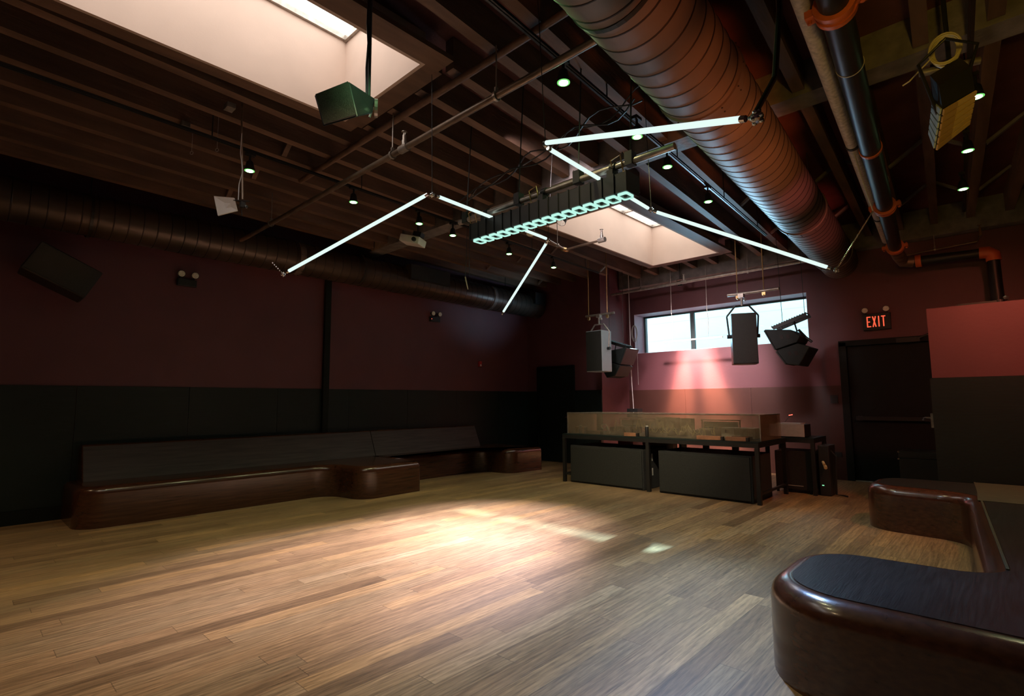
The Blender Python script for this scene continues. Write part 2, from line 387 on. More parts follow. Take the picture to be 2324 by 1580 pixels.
# window in the back wall
bm = B()
rz = YB + .42
bx(bm, WX0, WX1, rz, rz + .04, WZ0 - .0, WZ0 + .035); bx(bm, WX0, WX1, rz, rz + .04, WZ1 - .045, WZ1); bx(bm, WX0, WX0 + .05, rz, rz + .04, WZ0, WZ1); bx(bm, WX1 - .03, WX1, rz, rz + .04, WZ0, WZ1)
bx(bm, -4.93, -4.84, rz - .01, rz + .045, WZ0, WZ1)
w1 = struct('window_1', bm, 'frame')
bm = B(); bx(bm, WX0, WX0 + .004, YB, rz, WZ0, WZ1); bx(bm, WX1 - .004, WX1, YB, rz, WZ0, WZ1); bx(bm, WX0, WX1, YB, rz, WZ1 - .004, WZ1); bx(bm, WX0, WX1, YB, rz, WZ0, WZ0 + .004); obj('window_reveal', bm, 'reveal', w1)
bm = B(); bx(bm, WX0, WX1, rz + .015, rz + .021, WZ0, WZ1); obj('window_pane', bm, 'windowglass', w1)
# neighbouring house beyond the window
bm = B(); bx(bm, -16, 8, 14.0, 14.3, -1, 4.59); nh = tag(obj('neighbour_wall', bm, 'siding', None), 'white clapboard wall of the next building seen through the window', 'building wall')

# joists and girders (each a piece of the building)
trim_no = [0]
def trim(bm, m):
    trim_no[0] += 1
    return struct('trim_%d' % trim_no[0], bm, m)
def skewed(bm, x0, w, y0, y1, z0, z1, k=-.066):
    P = []
    a, b = x0 - w / 2, x0 + w / 2
    hexa(bm, [(a + k * y0, y0, z1), (b + k * y0, y0, z1), (b + k * y0, y0, z0), (a + k * y0, y0, z0), (a + k * y1, y1, z1), (b + k * y1, y1, z1), (b + k * y1, y1, z0), (a + k * y1, y1, z0)])
for j in range(-14, 11):
    x0 = -2.07 + .42 * j
    segs = [(YF, 4.84), (5.14, 10.3)]
    for (a, b) in segs:
        # cut where a skylight well is
        pieces = [(a, b)]
        for (sx0, sx1, sy0, sy1) in SK:
            ym = (max(a, sy0) + min(b, sy1)) / 2
            xm = x0 - .066 * ym
            if sx0 - .2 < xm < sx1 + .26 and min(b, sy1) > max(a, sy0):
                new = []
                for (p, q) in pieces:
                    if p < sy0 - .16: new.append((p, sy0 - .17))
                    if q > sy1 + .2: new.append((sy1 + .21, q))
                pieces = new
        for (p, q) in pieces:
            if q - p < .3: continue
            if x0 - .066 * q < XL + .1 or x0 - .066 * p > XR - .1 or x0 - .066 * p < XL + .05: continue
            if q > 9.3 and x0 - .066 * q < -6.1: q = 9.38
            bm = B(); skewed(bm, x0, .095, p, q, 4.0, ZD - .002); trim(bm, 'joist')
# girders along X
bm = B(); bx(bm, XL + .01, XR - .01, 4.86, 5.12, 3.97, ZD - .002); trim(bm, 'girder')
bm = B(); bx(bm, -6.2, XR - .01, 10.12, 10.32, 3.82, ZD - .002); trim(bm, 'girder')
# bridging struts between joists
bm = B()
def strut(bm, j, y, up):
    x0 = -2.07 + .42 * j - .066 * y; x1 = x0 + .42
    z0, z1 = (4.02, 4.24) if up else (4.24, 4.02)
    a, b = Vector((x0 + .05, y, z0)), Vector((x1 - .05, y, z1)); d = b - a
    R = Matrix.Rotation(math.atan2(-d.z, d.x), 3, 'Y'); add_box(bm, (a + b) / 2, (d.length, .05, .03), R)
for j in list(range(0, 10)) + list(range(-12, -7)):
    for y in (2.3, 7.3, 8.9):
        if j < 0 and y == 8.9: continue
        xa = -2.07 + .42 * j - .066 * y
        if any(q[0] - .3 < xa + .4 and xa < q[1] + .3 and q[2] - .2 < y < q[3] + .25 for q in SK): continue
        bm = B(); strut(bm, j, y, (j % 2 == 0)); trim(bm, 'girder' if j >= 0 else 'joist')
for j in (-9, -8, -7, -6, -12, -11):
    xa = -2.07 + .42 * j - .066 * 9.05
    if SK[1][0] - .3 < xa + .4 and xa < SK[1][1] + .3: continue
    bm = B(); strut(bm, j, 9.05, j % 2 == 0); trim(bm, 'girder')

# ------------------------------------------------------------------ ducts
def duct(name, label, p0, p1, R, pitch, seams, m='duct'):
    p0, p1 = Vector(p0), Vector(p1); d = (p1 - p0); Ln = d.length; u = d.normalized()
    t = thing(name, label, 'duct', p0)
    bm = B(); n = 48
    k = int(Ln / pitch)
    pts, rr = [], []
    for i in range(k):
        s = i * pitch
        for ds, dr in ((0, .0), (.004, .0035), (.011, .0035), (.015, .0)):
            pts.append(p0 + u * (s + ds)); rr.append(R + dr)
    pts.append(p1); rr.append(R)
    tube(bm, pts, rr, n)
    o = obj('duct_shell', bm, m, t, smooth=True); o.data.materials.append(Mx['ductseam'])
    for i_, p_ in enumerate(o.data.polygons):
        if i_ < 4 * n * k and (i_ // n) % 4 in (0, 1): p_.material_index = 1
    for s in seams:
        bm = B(); ring(bm, p0 + u * s, u, R - .005, R + .014, 48, .09); obj('coupling_band', bm, 'duct', t, smooth=True)
        bm = B()
        a, b, _ = frame_of(u)
        for q in range(12):
            an = 2 * PI * q / 12
            for sg in (-1, 1): ball(bm, p0 + u * (s + sg * .03) + (a * math.cos(an) + b * math.sin(an)) * (R + .016), .007, 1)
        obj('screw', bm, 'ductseam', t)['kind'] = 'stuff'
    return t
def dx(y): return -1.14 - .08 * y
bd = duct('ventilation_duct', 'fat dark spiral duct sweeping from the top of the picture towards the window wall', (dx(.3), .3, 3.506), (dx(10.34), 10.34, 3.70), .285, .152, (3.15, 6.7, 9.2))
for y in (2.2, 6.4):
    bm = B(); ring(bm, (dx(y), y, 3.5 + .02 * y), (0, 1, 0), .286, .293, 40, .03); tube(bm, [(dx(y) - .2, y, 3.7), (dx(y) - .2, y, 4.1)], .006); tube(bm, [(dx(y) + .2, y, 3.7), (dx(y) + .2, y, 4.1)], .006)
    obj('hanger_strap', bm, 'blacksteel', bd)
ld = duct('ventilation_duct', 'long dark spiral duct running along the left wall below the ceiling', (-7.86, -2.4, 3.64), (-7.98, 9.38, 3.55), .25, .15, (5.95, 10.15), 'duct_shaded')
bm = B(); bx(bm, -7.9, -7.62, 5.5, 6.4, 3.55, 3.82); o = obj('supply_grille', bm, 'blackpl', ld)
bm = B(); bx(bm, -7.93, -7.66, 8.95, 9.3, 3.56, 3.82); o = obj('supply_grille', bm, 'blackpl', ld)
for y in (1.0, 4.6, 8.2):
    bm = B(); ring(bm, (-7.89, y, 3.60), (0, 1, 0), .252, .259, 36, .03); tube(bm, [(-7.89, y, 3.86), (-7.89, y, 4.26)], .008); obj('hanger_strap', bm, 'blacksteel', ld)

# ------------------------------------------------------------------ pipes
def sprinkler(x, y, z, par):
    bm = B(); tube(bm, [(x, y, z), (x, y, z + .07)], .024, 12); tube(bm, [(x, y, z + .07), (x, y, z + .12)], .018, 12); tube(bm, [(x, y, z + .12), (x, y, z + .15)], .010, 10)
    tube(bm, [(x, y, z + .15), (x, y, z + .154)], .026, 14); tube(bm, [(x - .014, y, z + .12), (x - .016, y, z + .15)], .003, 6); tube(bm, [(x + .014, y, z + .12), (x + .016, y, z + .15)], .003, 6)
    tube(bm, [(x - .055, y, z), (x + .055, y, z)], .036, 14)
    return obj('sprinkler_head', bm, 'brass' if par is None else 'steel', par, smooth=True)
def hanger(x, y, z, par, r=.032, zt=4.0):
    bm = B(); ring(bm, (x, y, z), (1, 0, 0), r, r + .006, 18, .022); tube(bm, [(x, y, z + r), (x, y, zt)], .0055, 8); add_box(bm, (x, y, z + r + .02), (.016, .03, .03))
    return obj('pipe_hanger', bm, 'steel', par)
t = thing('sprinkler_pipe', 'thin weathered sprinkler pipe crossing the ceiling in front of the joists', 'pipe', (-4, 2.62, 3.6))
bm = B(); tube(bm, [(-7.60, 2.62, 3.6), (-1.66, 2.62, 3.6)], .026, 16); obj('pipe_run', bm, 'rust', t, smooth=True)
for x in (-2.6, -3.94, -6.6): hanger(x, 2.62, 3.6, t)
sprinkler(-3.76, 2.62, 3.6, t)
bm = B(); tube(bm, [(-5.9, 2.66, 3.955), (-.9, 2.66, 3.955)], .03, 12); tag(obj('conduit_pipe', bm, 'joist', None, smooth=True), 'dark brown conduit fixed straight under the joists near the skylight', 'pipe')
t = thing('sprinkler_pipe', 'bright steel sprinkler pipe hanging high in front of the window wall', 'pipe', (-4, 9.8, 3.68))
bm = B(); tube(bm, [(-6.2, 9.8, 3.66), (-2.24, 9.8, 3.69)], .026, 16); obj('pipe_run', bm, 'steel', t, smooth=True)
for x in (-5.47, -3.3): hanger(x, 9.8, 3.68, t)
sprinkler(-4.52, 9.8, 3.68, t)
t = thing('sprinkler_branch', 'small copper coloured sprinkler branch with elbow beside the far skylight', 'pipe', (-4.5, 5.4, 3.6))
bm = B(); tube(bm, [(-4.47, 5.14, 3.62), (-4.67, 6.15, 3.6), (-4.01, 6.13, 3.6)], .016, 10); obj('pipe_run', bm, 'rust', t)
bm = B(); ball(bm, (-4.67, 6.15, 3.6), .035); tube(bm, [(-4.67, 6.08, 3.6), (-4.67, 6.2, 3.6)], .03, 12); obj('elbow_fitting', bm, 'brass', t)
sprinkler(-4.01, 6.13, 3.6, t); 
bm = B(); tube(bm, [(-4.62, 5.9, 3.62), (-4.62, 5.9, 4.0)], .005, 8); ring(bm, (-4.62, 5.9, 3.605), (0, 1, 0), .02, .027, 14, .02); obj('pipe_hanger', bm, 'steel', t)
# white speckled pipe and black pipe side by side
t = thing('white_pipe', 'cream painted speckled pipe beside the black pipe, right of the fat duct', 'pipe', (-.95, 6, 3.75))
bm = B(); tube(bm, [(-.42, -1.0, 3.75), (-1.19, 9.6, 3.75)], .052, 20); obj('pipe_run', bm, 'whitepipe', t, smooth=True)
for y in (2.9, 5.7, 8.3):
    x = -.42 - .0727 * (y + 1); bm = B(); ring(bm, (x, y, 3.75), (-.07, 1, 0), .050, .058, 20, .05); tube(bm, [(x, y, 3.8), (x, y, 4.0)], .006); obj('pipe_clamp', bm, 'blacksteel', t)
t = thing('black_drain_pipe', 'thick black pipe with orange grooved couplings running to the back wall', 'pipe', (-.7, 6, 3.75))
def px_(y): return -.30 - .0810 * (y - 0)
bm = B(); tube(bm, [(px_(-1), -1.0, 3.72), (px_(9.55), 9.55, 3.56)], .082, 24); obj('pipe_run', bm, 'blacksteel', t, smooth=True)
bm = B(); tube(bm, [(px_(9.55), 9.55, 3.56), (-1.06, 9.75, 3.5), (-1.03, 9.88, 3.44), (-.92, 9.92, 3.43)], .086, 20); obj('elbow_fitting', bm, 'rust', t, smooth=True)
bm = B(); tube(bm, [(-1.0, 9.92, 3.43), (-.1, 9.92, 3.40)], .07, 20); tube(bm, [(-.02, 9.92, 3.3), (.03, 9.92, 0.0)], .07, 20); obj('pipe_branch', bm, 'blacksteel', t, smooth=True)
bm = B(); tube(bm, [(-.16, 9.92, 3.405), (-.07, 9.92, 3.40), (-.02, 9.92, 3.36), (-.015, 9.92, 3.27)], .085, 20); obj('orange_elbow', bm, 'orange', t, smooth=True)
bm = B(); ring(bm, (-.85, 9.92, 3.425), (1, 0, 0), .07, .095, 24, .07); obj('coupling', bm, 'orange', t, smooth=True)
def coupling(y, z):
    bm = B(); c = (px_(y), y, z); d = (-.08, 1, -.015)
    ring(bm, (px_(y - .035), y - .035, z), d, .08, .112, 28, .034); ring(bm, (px_(y + .035), y + .035, z), d, .08, .112, 28, .034); ring(bm, c, d, .08, .102, 28, .06)
    for s in (-1, 1):
        add_box(bm, (px_(y) + s * .125, y, z), (.06, .08, .045)); tube(bm, [(px_(y) + s * .135, y, z - .045), (px_(y) + s * .135, y, z + .045)], .012, 8)
    o = obj('coupling', bm, 'orange', t, smooth=True); return o
coupling(3.42, 3.655); coupling(7.35, 3.59); coupling(9.35, 3.565)
for y in (5.6,):
    bm = B(); ring(bm, (px_(y), y, 3.62), (-.08, 1, 0), .083, .092, 24, .04); tube(bm, [(px_(y), y, 3.7), (px_(y), y, 4.0)], .007); obj('pipe_clamp', bm, 'orange', t)
for y in (4.1, 6.6):
    bm = B(); ring(bm, (px_(y), y, 3.645), (-.08, 1, 0), .083, .087, 24, .008); obj('wire_tie', bm, 'coil', t)
# thin sprinkler line above the horizontal black pipe
t = thing('sprinkler_pipe', 'thin dim sprinkler line above the black pipe in the far right corner', 'pipe', (-.6, 10.0, 3.62))
bm = B(); tube(bm, [(-1.0, 10.0, 3.56), (-.17, 10.0, 3.6), (-.13, 10.0, 3.68)], .014, 10); obj('pipe_run', bm, 'rust', t)
hanger(-.65, 10.0, 3.58, t, .02, 3.8)
bm = B(); tube(bm, [(-.13, 10.0, 3.68), (-.13, 10.0, 3.80)], [.022, .012], 10); tube(bm, [(-.13, 10.0, 3.83), (-.13, 10.0, 3.835)], .024, 12); tube(bm, [(-.13, 10, 3.8), (-.13, 10, 3.83)], .006, 8); obj('sprinkler_head', bm, 'brass', t)
# vertical conduit on left wall
bm = B(); bx(bm, XL + .018, XL + .075, 4.22, 4.32, .17, 3.86); tag(obj('wall_conduit_cover', bm, 'black_door', None), 'narrow black vertical strip running down the left wall behind the bench', 'conduit')

# ------------------------------------------------------------------ LED tubes (spider-shaped figure)
def led_tube(label, p, q, node0=False, node1=False):
    p, q = Vector(p), Vector(q); d = (q - p).normalized()
    t = thing('led_tube_light', label, 'tube light', p, 'glowing LED tubes of the suspended figure')
    bm = B(); tube(bm, [p + d * .035, p + d * .04, q - d * .04, q - d * .035], [.011, .0145, .0145, .011], 14); obj('glowing_tube', bm, 'tubeglow', t, smooth=True)
    for a, s in ((p, 1), (q, -1)):
        bm = B(); tube(bm, [a + d * s * .012, a + d * s * .037], .014, 12); obj('end_cap', bm, 'chrome', t)
    return t
ZT = 3.0
b0, b1 = V(-3.235, 2.56, ZT), V(-3.32, 4.09, ZT)
e0, e1 = V(-2.08, 2.56, ZT), V(-2.15, 4.05, ZT)
T_a = led_tube('glowing tube slanting down to the left end above the long bench', (-3.24, 2.50, ZT), (-4.51, 1.93, 2.48))
T_b = led_tube('glowing tube passing over the left part of the cell light bar', b0, b1)
T_d = led_tube('glowing tube slanting down beside the far left wall light, right of the cable', (-3.36, 4.13, ZT), (-4.61, 4.74, 2.47))
T_e = led_tube('glowing tube passing over the right part of the cell light bar', e0, e1)
T_f = led_tube('nearest and thickest glowing tube, crossing below the fat duct', (-2.06, 2.5, ZT), (-.69, 2.15, 2.49))
T_g = led_tube('glowing tube slanting down past the far skylight to the end of the duct', (-2.15, 4.10, ZT), (-.93, 4.64, 2.36))
def connector(label, c, r, cable_top=None, chain=None):
    t = thing('tube_connector', label, 'connector', c, 'chrome connectors of the tube figure')
    bm = B(); c = Vector(c)
    ball(bm, c, r * .75, 2)
    for k in range(10):
        a = k * 2.399; z = 1 - 2 * (k + .5) / 10; q = math.sqrt(1 - z * z)
        ball(bm, c + Vector((q * math.cos(a), q * math.sin(a), z)) * r * .7, r * .32, 1)
    obj('chrome_cluster', bm, 'chrome', t)
    if cable_top is not None:
        bm = B(); tube(bm, [c, Vector(cable_top)], .0028, 6); obj('suspension_cable', bm, 'blacksteel', t)
    if chain is not None:
        bm = B(); ct = Vector(chain); n = int((ct - c).length / .03)
        for k in range(n): ball(bm, c.lerp(ct, (k + 1) / (n + 1)), .0075, 1)
        obj('bead_chain', bm, 'chrome', t)
    return t
connector('chrome connector at the top left corner of the tube figure', (-3.24, 2.53, ZT), .026, (-3.22, 2.5, 4.26))
connector('chrome connector at the far left corner of the tube figure', (-3.34, 4.11, ZT), .026, (-3.4, 4.3, 4.26))
connector('tiny chrome connector where the nearest tube meets its neighbour', (-2.065, 2.53, ZT), .02, (-2.1, 2.5, 4.26))
connector('chrome connector in front of the far skylight frame', (-2.15, 4.075, ZT), .026, (-2.3, 4.3, 4.26))
connector('big chrome cluster at the tube end below the fat duct', (-.655, 2.14, 2.478), .034)
connector('chrome connector on the lower left tube end with a short bead chain', (-4.535, 1.92, 2.47), .024, None, (-4.66, 1.86, 2.60))
connector('chrome connector at the far right tube end with a long bead chain', (-.905, 4.65, 2.35), .026, None, (-.80, 5.8, 3.10))
connector('small connector at the low tip of the far left tube', (-4.625, 4.75, 2.46), .016)
bm = B(); tube(bm, [(-.655, 2.14, 2.5), (-.60, 2.22, 2.66), (-.588, 2.3, 3.0), (-.588, 2.32, 4.26)], .012, 8); tag(obj('support_arm', bm, 'blacksteel', None), 'black arm rising from the big chrome cluster past the duct', 'bracket')
bm = B(); tube(bm, [(-.80, 5.8, 3.10), (-.86, 5.8, 3.4), (-.912, 5.8, 3.70)], .006, 6); tag(obj('chain_drop', bm, 'coil', None), 'thin line dropping from the ceiling to the long bead chain', 'cable')

# cell light bar
t = thing('cell_light_bar', 'long black light bar with sixteen square cells hung under the ceiling', 'light bar', (-2.62, 3.2, 2.8))
X0, X1 = -3.455, -1.84
bm = B(); bx(bm, X0, X1, 3.14, 3.30, 2.815, 2.955)
for k in range(17):
    x = X0 + (X1 - X0) * k / 16; bx(bm, x - .004, x + .004, 3.13, 3.31, 2.81, 2.962)
obj('housing', bm, 'blacksteel', t)
first = None
pit = (X1 - X0) / 16
def cell_parts():
    c = V(X0 + pit / 2, 3.21, 2.80)
    a = B()
    o_ = fillet([(c.x - .041, c.y - .055, .018), (c.x + .041, c.y - .055, .018), (c.x + .041, c.y + .055, .018), (c.x - .041, c.y + .055, .018)])
    i_ = inset(o_, .006)
    za, zb = 2.795, 2.815
    v = [[a.verts.new((x, y, z)) for x, y in q] for q, z in ((o_, zb), (o_, za), (i_, za), (i_, zb))]
    n = len(o_)
    for r1, r2 in zip(v, v[1:]):
        for k in range(n): a.faces.new((r1[k], r1[(k + 1) % n], r2[(k + 1) % n], r2[k]))
    rim = obj('cell_rim', a, 'ringglow', t)
    a = B(); prism(a, i_, 2.806, 2.8149); refl = obj('cell_reflector', a, 'cell', rim)
    a = B(); tube(a, [(c.x, c.y, 2.806), (c.x, c.y, 2.797)], .012, 14); obj('cell_lens', a, 'blackpl', refl) if False else obj('cell_lens', a, 'blackpl', rim)
    return rim
rim = cell_parts()
for k in range(1, 16):
    c = rim.copy(); C.objects.link(c); c.parent = t; c.location.x += pit * k
    for ch in rim.children:
        d = ch.copy(); C.objects.link(d); d.parent = c
for x in (-3.34, -2.66, -2.0):
    bm = B(); add_box(bm, (x, 3.22, 2.99), (.05, .08, .07)); ring(bm, (x, 3.24, 3.06), (1, 0, 0), .026, .036, 16, .045); tube(bm, [(x, 3.2, 2.96), (x, 3.2, 3.04)], .012, 8); obj('clamp', bm, 'blacksteel', t)
t = thing('rigging_pipe', 'steel rigging pipe carrying the cell light bar and its clamps', 'pipe', (-2.6, 3.24, 3.06))
bm = B(); tube(bm, [(-3.72, 3.24, 3.06), (-1.52, 3.24, 3.06)], .025, 18); obj('pipe_run', bm, 'steel', t, smooth=True)
for x in (-3.62, -2.95, -2.32, -1.86):
    bm = B(); add_box(bm, (x, 3.24, 3.08), (.06, .07, .10)); tube(bm, [(x, 3.24, 3.1), (x + .02, 3.3, 4.265)], .006, 6); tube(bm, [(x - .05, 3.26, 3.11), (x - .16, 3.4, 3.24)], .006, 6); obj('clamp', bm, 'blacksteel', t)
for x in (-3.5, -2.75, -1.95):
    bm = B(); tube(bm, [(x - .04, 3.22, 3.0), (x - .05, 3.20, 3.1), (x + .03, 3.2, 3.12), (x + .045, 3.22, 2.98)], .005, 6); add_box(bm, (x + .05, 3.22, 2.98), (.02, .02, .03)); obj('safety_loop', bm, 'brass', t)
# sagging cables over the rigging pipe
bm = B()
for s, (z, yy_) in enumerate(((3.42, 3.5), (3.34, 3.42), (3.5, 3.6))):
    pts = [(-4.1 + 2.2 * k / 24, yy_ + .04 * math.sin(k * .9 + s), z + .05 * math.sin(k * .7 + s * 2) + .012 * k) for k in range(25)]
    tube(bm, pts, .007, 6)
tag(obj('power_cables', bm, 'blackpl', None), 'bundle of loose black cables looping above the cell light bar', 'cable')
# par-can fixtures; the dance floor pair is added
def parcan(name, label, p, aim, r=.06, L_=.14, m='blacksteel'):
    p = Vector(p); d = (Vector(aim) - p).normalized()
    t = thing(name, label, 'stage light', p)
    bm = B(); tube(bm, [p - d * L_ * .6, p - d * L_ * .5, p + d * L_ * .4], [r * .6, r, r], 20); obj('lamp_body', bm, m, t, smooth=True)
    bm = B(); tube(bm, [p + d * L_ * .405, p + d * L_ * .41], r * .9, 20); obj('lens', bm, 'lampglass', t)
    u = Vector((1, 0, 0)); bm = B()
    tube(bm, [p + u * (r + .01), p + u * (r + .01) + V(0, 0, r + .05), p - u * (r + .01) + V(0, 0, r + .05), p - u * (r + .01)], .006, 6)
    tube(bm, [p + V(0, 0, r + .05), (p.x, p.y, 4.265)], .01, 8); obj('yoke', bm, 'blacksteel', t)
    return t

# ------------------------------------------------------------------ track lights
def track(label, x, y0, y1, z=3.86, k=-.055):
    bm = B(); a = V(x + k * y0, y0, z); b = V(x + k * y1, y1, z); d = b - a
    R = Matrix.Rotation(math.atan2(d.y, d.x), 3, 'Z')
    add_box(bm, (a + b) / 2, (d.length, .036, .022), R); add_box(bm, (a + b) / 2 + V(0, 0, -.014), (d.length, .008, .008), R)
    n = max(2, int(d.length / 1.6))
    for i in range(n + 1): 
        p = a.lerp(b, (i + .3) / (n + .6)); tube(bm, [p, (p.x, p.y, 4.265)], .006, 6)
    return tag(obj('lighting_track', bm, 'blacksteel', None), label, 'light track')
track('black lighting track beside the near skylight and fat duct', -2.07, -1.2, 8.4)
track('black lighting track over the left side of the dance floor', -5.24, -.6, 8.6)
track('black lighting track in the right part of the ceiling', .25, 2.2, 9.2)
spots = [(-2.16, 1.76, 'track spot at the top edge of the picture, left of the duct'), (-2.19, 2.90, 'track spot above the nearest glowing tube'), (-2.21, 3.98, 'track spot just below the middle of the nearest glowing tube'),
         (-2.30, 4.72, 'dazzling track spot right of the cell light bar, brightest of all'), (-2.39, 5.91, 'track spot between joists right of the far skylight'),
         (-5.34, 1.89, 'track spot beside the hanging white panel'), (-5.35, 3.04, 'track spot above the long slanting tube'), (-5.41, 4.02, 'track spot hung right above the small projector'),
         (-5.47, 4.64, 'track spot just left of the cell light bar end'), (-5.55, 5.86, 'small track spot below the left end of the cell light bar'), (-5.58, 7.01, 'farthest dim track spot turned sideways, near the left corner'),
         (-.01, 5.25, 'track spot right beside the slatted lamp'), (-.11, 6.37, 'track spot one place behind the slatted lamp'), (-.20, 7.53, 'last track spot in the right part of the ceiling')]
def track_spot():
    t = thing('track_spotlight', '', 'spotlight', (0, 0, 0))
    bm = B(); tube(bm, [(0, 0, .184), (0, 0, .06)], .011, 8); add_box(bm, (0, 0, .17), (.05, .09, .028)); obj('stem', bm, 'blacksteel', t)
    bm = B(); tube(bm, [(0, 0, .10), (0, 0, .085), (0, 0, .012), (0, 0, .0)], [.02, .033, .046, .048], 20); obj('lamp_head', bm, 'blacksteel', t, smooth=True)
    bm = B(); tube(bm, [(0, 0, -.002), (0, 0, -.006)], .034, 20); obj('glowing_lens', bm, 'spotglow', t)
    bm = B(); ring(bm, (0, 0, -.002), (0, 0, 1), .036, .047, 20, .003); obj('halo_ring', bm, 'halogreen', t)  # added glowing ring in place of the lamp's halo
    return t
sp0 = track_spot()
SPOTCOL = (1.0, .86, .46)
for i, (x, y, lab) in enumerate(spots):
    o = sp0 if i == 0 else copy_tree(sp0)
    o.location = (x, y, 3.655); o['label'] = lab; o['group'] = 'track spotlights with greenish lamps'
    L_ = bpy.data.lights.new('spot_beam', 'SPOT'); L_.energy = 40; L_.color = SPOTCOL; L_.spot_size = math.radians(100 if x > -4 else 98); L_.spot_blend = .85; L_.shadow_soft_size = .035
    lo = bpy.data.objects.new('spot_beam', L_); C.objects.link(lo); lo.location = (x, y, 3.64)
    if x < -4: L_.color = (.95, .93, .48); L_.energy = 46
    if i == 10: L_.energy = 10
    if i == 3: L_.energy = 120; L_.color = (.72, .86, 1.0)

# ------------------------------------------------------------------ benches
def bench(label, outline, h=.45, r=.085, pad=None, loc=None):
    poly = fillet(outline)
    cx = sum(p[0] for p in poly) / len(poly); cy = sum(p[1] for p in poly) / len(poly)
    t = thing('lounge_bench', label, 'bench', (cx, cy, 0))
    bm = B(); lofted(bm, poly, 0, h, r); o = obj('bench_body', bm, 'bench', t, smooth=True); wn_ = o.modifiers.new('wn', 'WEIGHTED_NORMAL'); wn_.keep_sharp = True; wn_.weight = 100
    return t, poly
t, _ = bench('long dark mahogany bench on the left wall, nearest section with rounded bulge', [(XL + .035, 1.0, 0), (-7.35, 1.0, .26), (-7.37, 3.92, .32), (-6.62, 4.0, .27), (-6.66, 5.03, .04), (XL + .035, 5.03, 0)])
def backrest(t, y0, y1, xb=0):
    bm = B(); zz = .448
    hexa(bm, [(-7.93 + xb, y0, zz), (-7.93 + xb, y1, zz), (-8.12 + xb, y1, .87), (-8.12 + xb, y0, .87), (XL + .03, y0, zz), (XL + .03, y1, zz), (XL + .03, y1, .87), (XL + .03, y0, .87)])
    bmesh.ops.bevel(bm, geom=[e for e in bm.edges if all(v.co.z > .8 for v in e.verts)] + [e for e in bm.edges if abs(e.verts[0].co.z - e.verts[1].co.z) > .3 and all(abs(v.co.y - (y0 if y0 < 3 else y1)) < .01 for v in e.verts)], offset=.022, segments=4, profile=.5, affect='EDGES')
    o = obj('backrest', bm, 'backwood', t); o.data.materials.append(Mx['bench'])
    for p_ in o.data.polygons:
        if p_.normal.z > .45 or abs(p_.normal.y) > .5: p_.material_index = 1
backrest(t, 1.12, 5.03)
def pad(t, outline, z, m='seat', ins=.10, name='seat_panel'):
    poly = inset(fillet(outline), ins); bm = B(); prism(bm, poly, z, z + .004); return obj(name, bm, m, t)
t, _ = bench('far section of the left wall bench ending in a rounded bulge by the door', [(XL + .035, 5.04, 0), (-7.56, 5.04, .03), (-7.64, 7.22, .28), (-6.93, 7.3, .25), (-6.87, 8.18, .04), (XL + .035, 8.18, 0)])
backrest(t, 5.04, 7.5, 0)
RB = [(-1.0, 2.72, .40), (1.9, 2.72, .05), (1.9, 7.57, .02), (-1.22, 7.57, .34), (-1.2, 6.70, .32), (-.36, 6.62, .28), (-.17, 3.78, .12), (-1.0, 3.74, .36)]
t, poly = bench('big dark mahogany U-shaped bench with two rounded lobes on the right', RB, r=.10)
bm = B(); q = inset(poly, .105); prism(bm, q, .448, .4535)
obj('seat_panel', bm, 'seat', t)
bm = B(); prism(bm, [(-.27, 6.25), (1.85, 6.25), (1.85, 7.54), (-.33, 7.54)], .4537, .4575); obj('greenlit_wood_panel', bm, 'oakpanel', t)['label'] = 'bare brown wood panel with greenish light in its colour'
bm = B(); prism(bm, [(-.345, 7.54), (-.08, 3.85), (-.066, 3.85), (-.331, 7.54)], .4537, .461); obj('seam_strip', bm, 'oakpanel', t)
# black bag at the right edge
bm = B(); add_box(bm, (.23, 3.45, .53), (.44, .42, .15)); bmesh.ops.subdivide_edges(bm, edges=bm.edges[:], cuts=3, use_grid_fill=True)
for v in bm.verts: v.co += Vector((random.uniform(-.012, .012),) * 3)
bg = thing('black_bag', 'black bag lying on the seat at the right edge of the picture', 'bag', (.23, 3.45, .46))
for v in bm.verts: v.co.z = max(v.co.z, .462)
obj('bag_body', bm, 'blackpl', bg, smooth=True)
bm = B(); tube(bm, [(.05, 3.55, .60), (.09, 3.56, .64), (.23, 3.56, .65), (.37, 3.56, .64), (.41, 3.55, .60)], .012, 8); obj('handle', bm, 'blackpl', bg)

# ------------------------------------------------------------------ DJ booth
TZ = .80
t = thing('booth_table', 'long black steel table under the clear acrylic case', 'table', (-4.0, 7.8, 0))
bm = B(); bx(bm, -5.60, -2.41, 7.20, 8.35, TZ - .02, TZ); obj('tabletop', bm, 'board', t)
bm = B(); bx(bm, -5.60, -2.41, 7.20, 7.25, TZ - .075, TZ - .021); bx(bm, -5.60, -2.41, 8.30, 8.35, TZ - .075, TZ - .021); bx(bm, -5.6, -5.55, 7.25, 8.3, TZ - .075, TZ - .021); bx(bm, -2.46, -2.41, 7.25, 8.3, TZ - .075, TZ - .021)
obj('table_frame', bm, 'blacksteel', t)
for x in (-5.60, -4.03, -2.46):
    for y in (7.2, 8.3):
        boxobj('leg', 'blacksteel', t, x, x + .05, y, y + .05, 0, TZ - .076)
bm = B(); bx(bm, -5.549, -5.45, 7.21, 7.24, .12, .15); bx(bm, -5.59, -5.56, 7.25, 8.3, .12, .15); bx(bm, -2.45, -2.42, 7.25, 8.3, .12, .15); obj('stretcher', bm, 'blacksteel', t)
